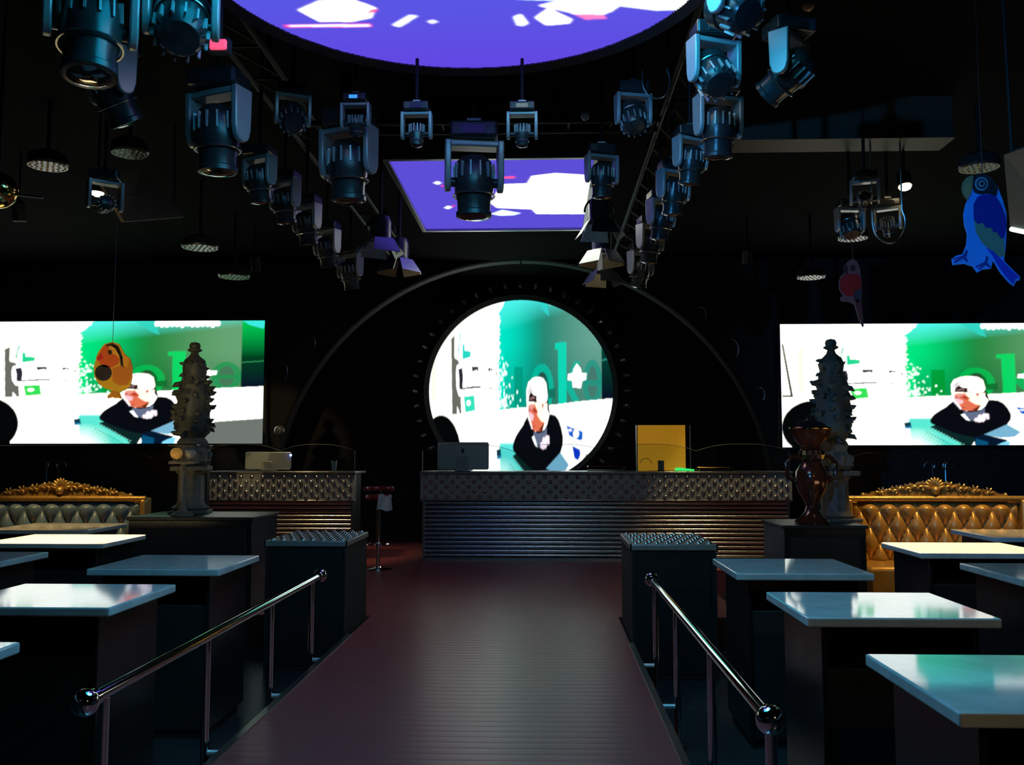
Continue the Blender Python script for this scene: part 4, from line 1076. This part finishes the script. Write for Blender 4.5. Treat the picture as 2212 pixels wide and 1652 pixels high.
# flat LED cans seen from below
def led_can(px, py, z, r, label, m):
    p = at_z(px, py, z)
    t = thing('led_can', label, 'stage light', (p.x, p.y, z), 0, 'round led cans facing down')
    MB().lathe([(r, 0), (r+.012, .02), (r, .10), (r*.6, .14), (.03, .15)], 28).build('can', M_FIX, t)
    MB().cyl((0, 0, .14), (0, 0, Z_CEIL - z + .01), .02, n=8).build('hanger', M_PIPE, t)
    dots = MB(); dots.ball((0, 0, -.002), r*.08, 8, (1, 1, .3))
    for ring_, n in ((.3, 6), (.58, 12), (.86, 18)):
        for k in range(n): q = 2*PI*k/n; dots.ball((ring_*r*math.cos(q), ring_*r*math.sin(q), -.002), r*.075, 8, (1, 1, .3))
    dots.build('lens_array', m, t)['kind'] = 'stuff'
led_can(103, 360, 4.16, .17, 'round led can with amber dots at the far left', M_CREAM)
led_can(2115, 364, 4.16, .17, 'round led can with pale dots above the blue parrot', M_CREAM)
led_can(280, 333, 4.16, .15, 'dim round led can right of the amber one', M_FIXG)
led_can(1842, 516, 3.98, .16, 'round led can below the warm-lit ribbed light', M_FIXG)
led_can(1752, 600, 3.90, .18, 'small far led can left of the red parrot', M_FIXG)
led_can(432, 536, 3.95, .2, 'far led can before the dark left ceiling', M_FIXG)
led_can(506, 599, 3.90, .2, 'farthest led can above the left video screen', M_FIXG)

# boards, beams, small things under the ceiling
def slab(pts, thick, name, m, label, cat, extra=None):
    c = sum((Vector(p) for p in pts), Vector()) / len(pts)
    n = (Vector(pts[1]) - Vector(pts[0])).cross(Vector(pts[2]) - Vector(pts[0])).normalized() * thick
    if n.z < 0: n = -n
    k = len(pts); vs = [Vector(p) - c for p in pts] + [Vector(p) - c + n for p in pts]
    t = thing(name, label, cat, c)
    MB().add(vs, [tuple(range(k)), tuple(range(2*k-1, k-1, -1))] + [(i, (i+1) % k, (i+1) % k+k, i+k) for i in range(k)]).build('board', m, t, smooth=0)
    top = max(v.z for v in vs)
    for i in (0, 2):
        v = vs[i] * .8; MB().cyl(v + n*.5, (v.x, v.y, Z_CEIL - c.z + .01), .01, n=6).build('hanger', M_PIPE, t)
    return t, vs
slab([at_y(205, 384, 7.6), at_y(300, 366, 8.2), at_y(392, 470, 8.8), at_y(262, 480, 8.0)], .03, 'hanging_board', M_BROWNB, 'tilted brown board hanging under the left ceiling', 'board')
tb, vs = slab([at_y(2168, 335, 5.6), at_y(2215, 318, 5.0), at_y(2330, 520, 5.2), at_y(2182, 490, 6.2)], .05, 'hanging_board', M_BROWNB, 'brown sloping board with a lit edge behind the blue parrot', 'board')
e0, e1 = vs[3], vs[2]
MB().cyl(e0 + Vector((0,-.02,-.02)), e1 + Vector((0,-.02,-.02)), .016, n=8).build('light_strip', emit_mat('cool_strip', (0.75, 1.0, 0.9), 3.0), tb)
b0, b1 = at_y(1590, 300, 8.2), at_y(2062, 300, 8.2)
t = thing('ceiling_beam', 'dull brown beam across the right ceiling', 'beam', ((b0.x+b1.x)/2, 8.2, b0.z))
wb = (b1.x-b0.x)/2
MB().box2((-wb, 0, 0), (wb, .3, Z_CEIL-b0.z)).build('boxing', M_BROWNB, t, bevel=0.01); MB().box2((-wb, -.03, -.02), (wb, .33, .0)).build('lip', M_BROWNB, t)
c = at_y(-4, 410, 6.0)
t = thing('globe_lamp', 'shiny brass globe cut by the left edge', 'lamp', (c.x, 6.0, c.z))
MB().ball((0, 0, 0), .125, 24).build('globe', M_BRASS, t); MB().cyl((0, 0, .11), (0, 0, Z_CEIL - c.z + .01), .012, n=8).build('cord', M_PIPE, t); MB().cyl((.1, 0, -.03), (.3, .02, -.05), .008, n=6).build('arm', M_STEEL, t)
c = at_y(472, 97, 5.2)
t = thing('indicator_lamp', 'small red glowing lamp above the shiny left barrel', 'lamp', (c.x, 5.2, c.z))
MB().box2((-.05, -.02, -.03), (.05, .04, .03)).build('lens', emit_mat('red_lamp', (1.0, 0.08, 0.18), 1.1), t, bevel=0.01); MB().box2((-.06, .0, -.04), (.06, .06, .045)).build('case', M_FIX, t)
MB().cyl((0, .03, .04), (0, .03, Z_CEIL - c.z + .01), .012, n=6).build('hanger', M_PIPE, t)
for px, py, lab in ((1000, 273, 'small pale bulb left of the big black moving light'), (1264, 250, 'small pale bulb under the right of the cross pipe'), (1746, 12, 'dull orange bulb at the top edge')):
    c = at_y(px, py, 7.2)
    t = thing('globe_bulb', lab, 'bulb', (c.x, 7.2, c.z))
    if c.z > Z_CEIL - .1: c = at_z(px, py, Z_CEIL - .25); t.location = c
    MB().ball((0, 0, 0), .038, 14).build('bulb', mat('pale_glass', (0.45, 0.48, 0.55), 0.15) if px < 1700 else mat('orange_glass', (0.4, 0.2, 0.1), 0.3), t)
    MB().cyl((0, 0, .03), (0, 0, Z_CEIL - t.location.z + .01), .01, n=6).build('cord', M_PIPE, t)
# slack cables
def cable(px, py, Y, rpx, label, a0=PI, a1=2*PI+.6):
    c = at_y(px, py, Y); r = rpx / F_PX * Y
    pts = [(0 + r*math.cos(a), 0, r*1.3*math.sin(a)) for a in [a0 + (a1-a0)*k/20 for k in range(21)]]
    pts = [(pts[0][0], 0, Z_CEIL - c.z)] + pts + [(pts[-1][0], 0, Z_CEIL - c.z)]
    o = MB().tube(pts, .008, 6).build('cable', M_STEEL, None, c); tag(o, label, 'cable')
cable(1418, 175, 6.4, 30, 'thin cable loop hanging right of the round ceiling screen')
cable(1920, 480, 8.3, 35, 'thin cable loop under the right ceiling by the warm spot')

# small chrome scroll ornaments on the dark arch wall
for i, (px, py, s, lab) in enumerate(((1578, 752, .13, 'small chrome scroll on the dark wall beside the right screen'), (1512, 678, .10, 'small chrome scroll on the dark wall, higher and nearer the arch'), (1640, 850, .09, 'small chrome scroll on the dark wall low by the right screen'), (668, 740, .10, 'small chrome scroll on the dark wall beside the left screen'), (604, 800, .13, 'chrome scroll on the dark wall just right of the left screen'))):
    c = at_y(px, py, YP - .03)
    t = thing('wall_scroll', lab, 'ornament', (c.x, YP - .03, c.z))
    MB().tube([(s*math.cos(a)*(1-.1*a), 0, 1.4*s*math.sin(a)*(1-.1*a)) for a in [-.9 + .25*k for k in range(14)]], [.008 + .012*math.sin(PI*k/13) for k in range(14)], 8).build('curl', M_STEEL, t)
    MB().cyl((s*.6, 0, -s), (s*.6, .04, -s), .02, n=8).build('mount', M_PIPE, t)

# ------------------------------------------------------------------ hanging cardboard birds
def cutout(name, label, Y, org, S, parts, hang, groups='printed bird cut-outs'):
    """parts: (part name, colour, outline in crop pixels, layer)"""
    ref = parts[0][2]; cx = sum(p[0] for p in ref)/len(ref); cz = sum(p[1] for p in ref)/len(ref)
    c0 = at_y(org[0] + cx/S, org[1] + cz/S, Y)
    t = thing(name, label, 'bird cutout', c0, 0, groups)
    pxm = Y / F_PX
    def loc(p):
        q = at_y(org[0] + p[0]/S, org[1] + p[1]/S, Y); return (q.x - c0.x, q.z - c0.z)
    for (pn, col, pts, layer) in parts:
        if len(pts) == 4 and isinstance(pts[2], str):
            a, b, _, rr = pts
            pts = [(a + rr[0]*math.cos(2*PI*k/20), b + rr[1]*math.sin(2*PI*k/20)) for k in range(20)]
        P = [loc(p) for p in pts]
        MB().prism(P, -.002*layer - .004, .004 if layer == 0 else -.0035).build(pn, mat('print_' + '_'.join(map(str, col)), lin(col), .5, vary=.08), t, smooth=0)
    h = loc(hang)
    MB().cyl((h[0], 0, h[1]), (h[0], 0, Z_CEIL - c0.z + .01), .003, n=5).build('thread', M_STEEL, t)
O4, S4 = (1600, 0), 2.232
E = lambda cx, cy, rx, ry: [(cx + rx*math.cos(2*PI*k/20), cy + ry*math.sin(2*PI*k/20)) for k in range(20)]
parrot = [
 ('body', (62, 150, 250), [(1160,835),(1205,860),(1238,905),(1262,965),(1280,1030),(1281,1100),(1276,1200),(1268,1258),(1300,1290),(1346,1335),(1342,1352),(1326,1356),(1316,1380),(1295,1365),(1255,1320),(1215,1255),(1205,1296),(1165,1300),(1140,1314),(1118,1285),(1075,1272),(1022,1278),(1018,1248),(1040,1232),(1070,1226),(1088,1180),(1092,1130),(1078,1085),(1074,1035),(1085,985),(1105,935),(1112,895),(1125,855)], 0),
 ('beak', (150, 120, 90), [(1118,845),(1090,855),(1068,880),(1062,912),(1072,945),(1092,968),(1105,935),(1120,900)], 1),
 ('beak_tip', (176, 132, 88), [(1100,880),(1082,895),(1076,925),(1092,960),(1108,930),(1112,900)], 2),
 ('hood', (28, 34, 44), [(1118,850),(1160,836),(1205,862),(1238,908),(1232,945),(1190,935),(1150,938),(1125,930),(1116,905)], 1),
 ('eye_ring', (110, 150, 175), E(1158, 888, 32, 33), 2), ('eye_ring', (36, 48, 66), E(1158, 888, 24, 25), 3), ('eye_ring', (110, 150, 175), E(1158, 888, 15, 16), 4), ('pupil', (14, 16, 24), E(1158, 888, 8, 9), 5),
 ('wing', (24, 42, 150), [(1120,985),(1140,950),(1165,938),(1222,938),(1252,985),(1274,1040),(1280,1090),(1268,1150),(1250,1148),(1232,1120),(1216,1122),(1205,1098),(1180,1100),(1165,1075),(1140,1082),(1122,1060)], 1),
 ('wing_tip', (112, 134, 120), [(1122,1060),(1140,1082),(1165,1075),(1180,1100),(1205,1098),(1216,1122),(1232,1120),(1250,1148),(1268,1150),(1272,1235),(1245,1238),(1205,1210),(1160,1170),(1132,1120)], 1),
 ('tail', (26, 62, 200), [(1182,1195),(1215,1212),(1250,1248),(1275,1275),(1340,1338),(1318,1345),(1312,1372),(1270,1328),(1232,1272),(1210,1232)], 2),
 ('claw', (20, 60, 150), [(1085,1205),(1092,1210),(1082,1240),(1092,1260),(1086,1262),(1068,1245),(1030,1268),(1026,1262),(1060,1240),(1022,1252),(1022,1246),(1066,1234)], 2),
 ('claw', (20, 60, 150), [(1182,1235),(1190,1238),(1184,1268),(1202,1285),(1196,1290),(1176,1276),(1148,1300),(1142,1296),(1166,1274),(1132,1290),(1130,1284),(1174,1262)], 2),
]
cutout('parrot_cutout', 'blue parrot cut-out hanging at the right', 5.2, O4, S4, parrot, (1165, 840))
red = [
 ('body', (110, 84, 92), [(540,1248),(562,1262),(576,1300),(582,1360),(584,1420),(580,1450),(586,1500),(593,1572),(588,1578),(570,1545),(548,1470),(520,1455),(484,1452),(478,1438),(492,1425),(474,1395),(472,1360),(482,1330),(498,1318),(498,1285),(515,1262)], 0),
 ('beak', (38, 30, 36), [(500,1270),(515,1285),(518,1315),(505,1325),(497,1305)], 1),
 ('breast', (148, 26, 34), [(500,1325),(560,1318),(580,1345),(580,1390),(550,1425),(510,1428),(482,1405),(476,1370),(484,1340)], 1),
 ('eye', (54, 40, 48), E(540, 1292, 14, 15), 1), ('wing', (48, 54, 70), [(545,1405),(580,1392),(580,1440),(562,1460),(545,1440)], 2),
 ('tail', (84, 50, 56), [(548,1445),(575,1445),(584,1500),(590,1570),(568,1530)], 2),
]
cutout('parrot_cutout', 'small red parrot cut-out hanging before the right screen', 9.0, O4, S4, red, (540, 1252))
O5, S5 = (0, 640), 3.06
yel = [
 ('body', (226, 178, 40), [(690,315),(745,300),(790,315),(815,360),(830,385),(862,410),(878,470),(874,540),(862,590),(830,618),(790,632),(800,660),(808,676),(770,672),(745,668),(715,672),(712,655),(730,640),(735,620),(690,605),(650,575),(625,530),(620,470),(632,425),(640,390),(655,360)], 0),
 ('face', (222, 96, 34), [(690,330),(740,320),(780,350),(795,410),(785,445),(740,470),(690,468),(655,440),(650,400),(668,360)], 1),
 ('cheek', (240, 176, 60), [(720,330),(760,325),(790,370),(795,420),(770,390),(730,370)], 2),
 ('beak', (206, 44, 30), [(672,375),(640,408),(648,428),(688,412)], 2),
 ('crown_stripe', (34, 24, 20), [(700,322),(745,308),(785,330),(812,400),(818,470),(800,455),(790,390),(765,345),(735,325),(705,332)], 2),
 ('eye', (44, 36, 26), E(730, 370, 14, 16), 3),
 ('throat_patch', (36, 28, 40), E(685, 505, 56, 54), 1),
 ('wing', (206, 122, 34), [(745,475),(800,455),(845,470),(862,420),(876,470),(868,540),(845,585),(790,590),(745,560)], 1),
 ('feathers', (228, 160, 44), [(800,400),(825,385),(862,412),(848,468),(815,440)], 2),
 ('foot', (198, 130, 30), [(735,622),(790,630),(806,676),(780,662),(765,676),(750,660),(715,676),(712,662),(738,645)], 1),
]
cutout('bird_cutout', 'yellow and orange bird cut-out hanging before the left screen', 9.0, O5, S5, yel, (745, 306))

# ------------------------------------------------------------------ the lamps that light the tables and sofas
def downlight(loc, target, power, angle, color, label, r=.06, blend=.5, proud=False):
    t = thing('downlight', label, 'stage light', loc, 0, 'warm downlights')
    d = (Vector(target) - Vector(loc)).normalized(); q = d.to_track_quat('-Z', 'Y').to_euler()
    rim = -.06 if proud else -.13
    MB().lathe([(r*.85, -.05), (r*1.0, rim), (r*1.1, rim), (r*1.1, .06), (r*.5, .10), (.01, .10)], 20).build('can', M_FIX, t, rot=q)
    MB().lathe([(r*.95, -.062), (r*.8, -.082), (r*.4, -.095), (.002, -.098)] if proud else [(r*.84, -.052), (r*.5, -.056), (.002, -.058)], 18).build('lamp_face', mat('warm_lamp', (1, .8, .5), .4, emit=(1.0, .78, .45), emit_s=14.0) if color[0] > .5 else emit_mat('added_blue_lamp', (.1, .4, 1.0), 6.0), t, rot=q)
    MB().cyl((0, 0, .08), (0, 0, Z_CEIL - loc[2] + .01), .012, n=6).build('hanger', M_PIPE, t)
    L = bpy.data.lights.new('downlight_beam', 'SPOT'); L.energy = power; L.spot_size = angle; L.spot_blend = blend; L.color = color; L.shadow_soft_size = r*.6
    lo = bpy.data.objects.new('beam', L); COL.objects.link(lo); lo.parent = t
    lo.location = d * .14; lo.rotation_euler = q
    return t
WARM = (1.0, .72, .34)
lr_ = at_y(1953, 390, 8.5)
downlight(tuple(lr_), (3.35, 7.64, .8), 3000, .55, WARM, 'small bright downlight glowing under the right ceiling', proud=True)
downlight((-4.1, 8.2, 4.0), (-4.25, 8.16, .8), 3600, .50, WARM, 'downlight over the cream table on the left', proud=True)
downlight((4.9, 9.6, 4.15), (4.8, 10.1, .7), 520, 1.1, (1.0, .60, .20), 'downlight aimed at the right sofa')
downlight((-5.6, 9.5, 4.15), (-5.6, 10.1, .6), 420, .9, (1.0, .60, .20), 'downlight aimed at the left sofa')

downlight((-2.2, -0.8, 3.5), (2.0, 5.3, 3.5), 900, .62, (.05, .38, 1.0), 'added blue wash lamp behind the viewer aimed at the right ceiling lights', .09)  # unseen lamp, added to turn the right ceiling lights blue
downlight((-3.4, -1.2, 3.6), (-4.12, 9.0, 2.45), 1100, .13, WARM, 'added warm pin spot behind the viewer aimed at the yellow bird', .09)  # unseen spot, added to brighten the yellow bird
downlight((3.0, -1.0, 3.6), (1.9, 3.0, .3), 60, 1.2, WARM, 'dim warm downlight behind the viewer on the right', .09)
downlight((-4.0, 12.5, 4.2), (-3.9, 13.6, 1.0), 200, .9, WARM, 'warm downlight over the left bar counter')
downlight((2.7, 12.3, 4.2), (2.75, 13.6, .5), 200, .8, WARM, 'warm downlight over the right end of the long bar')
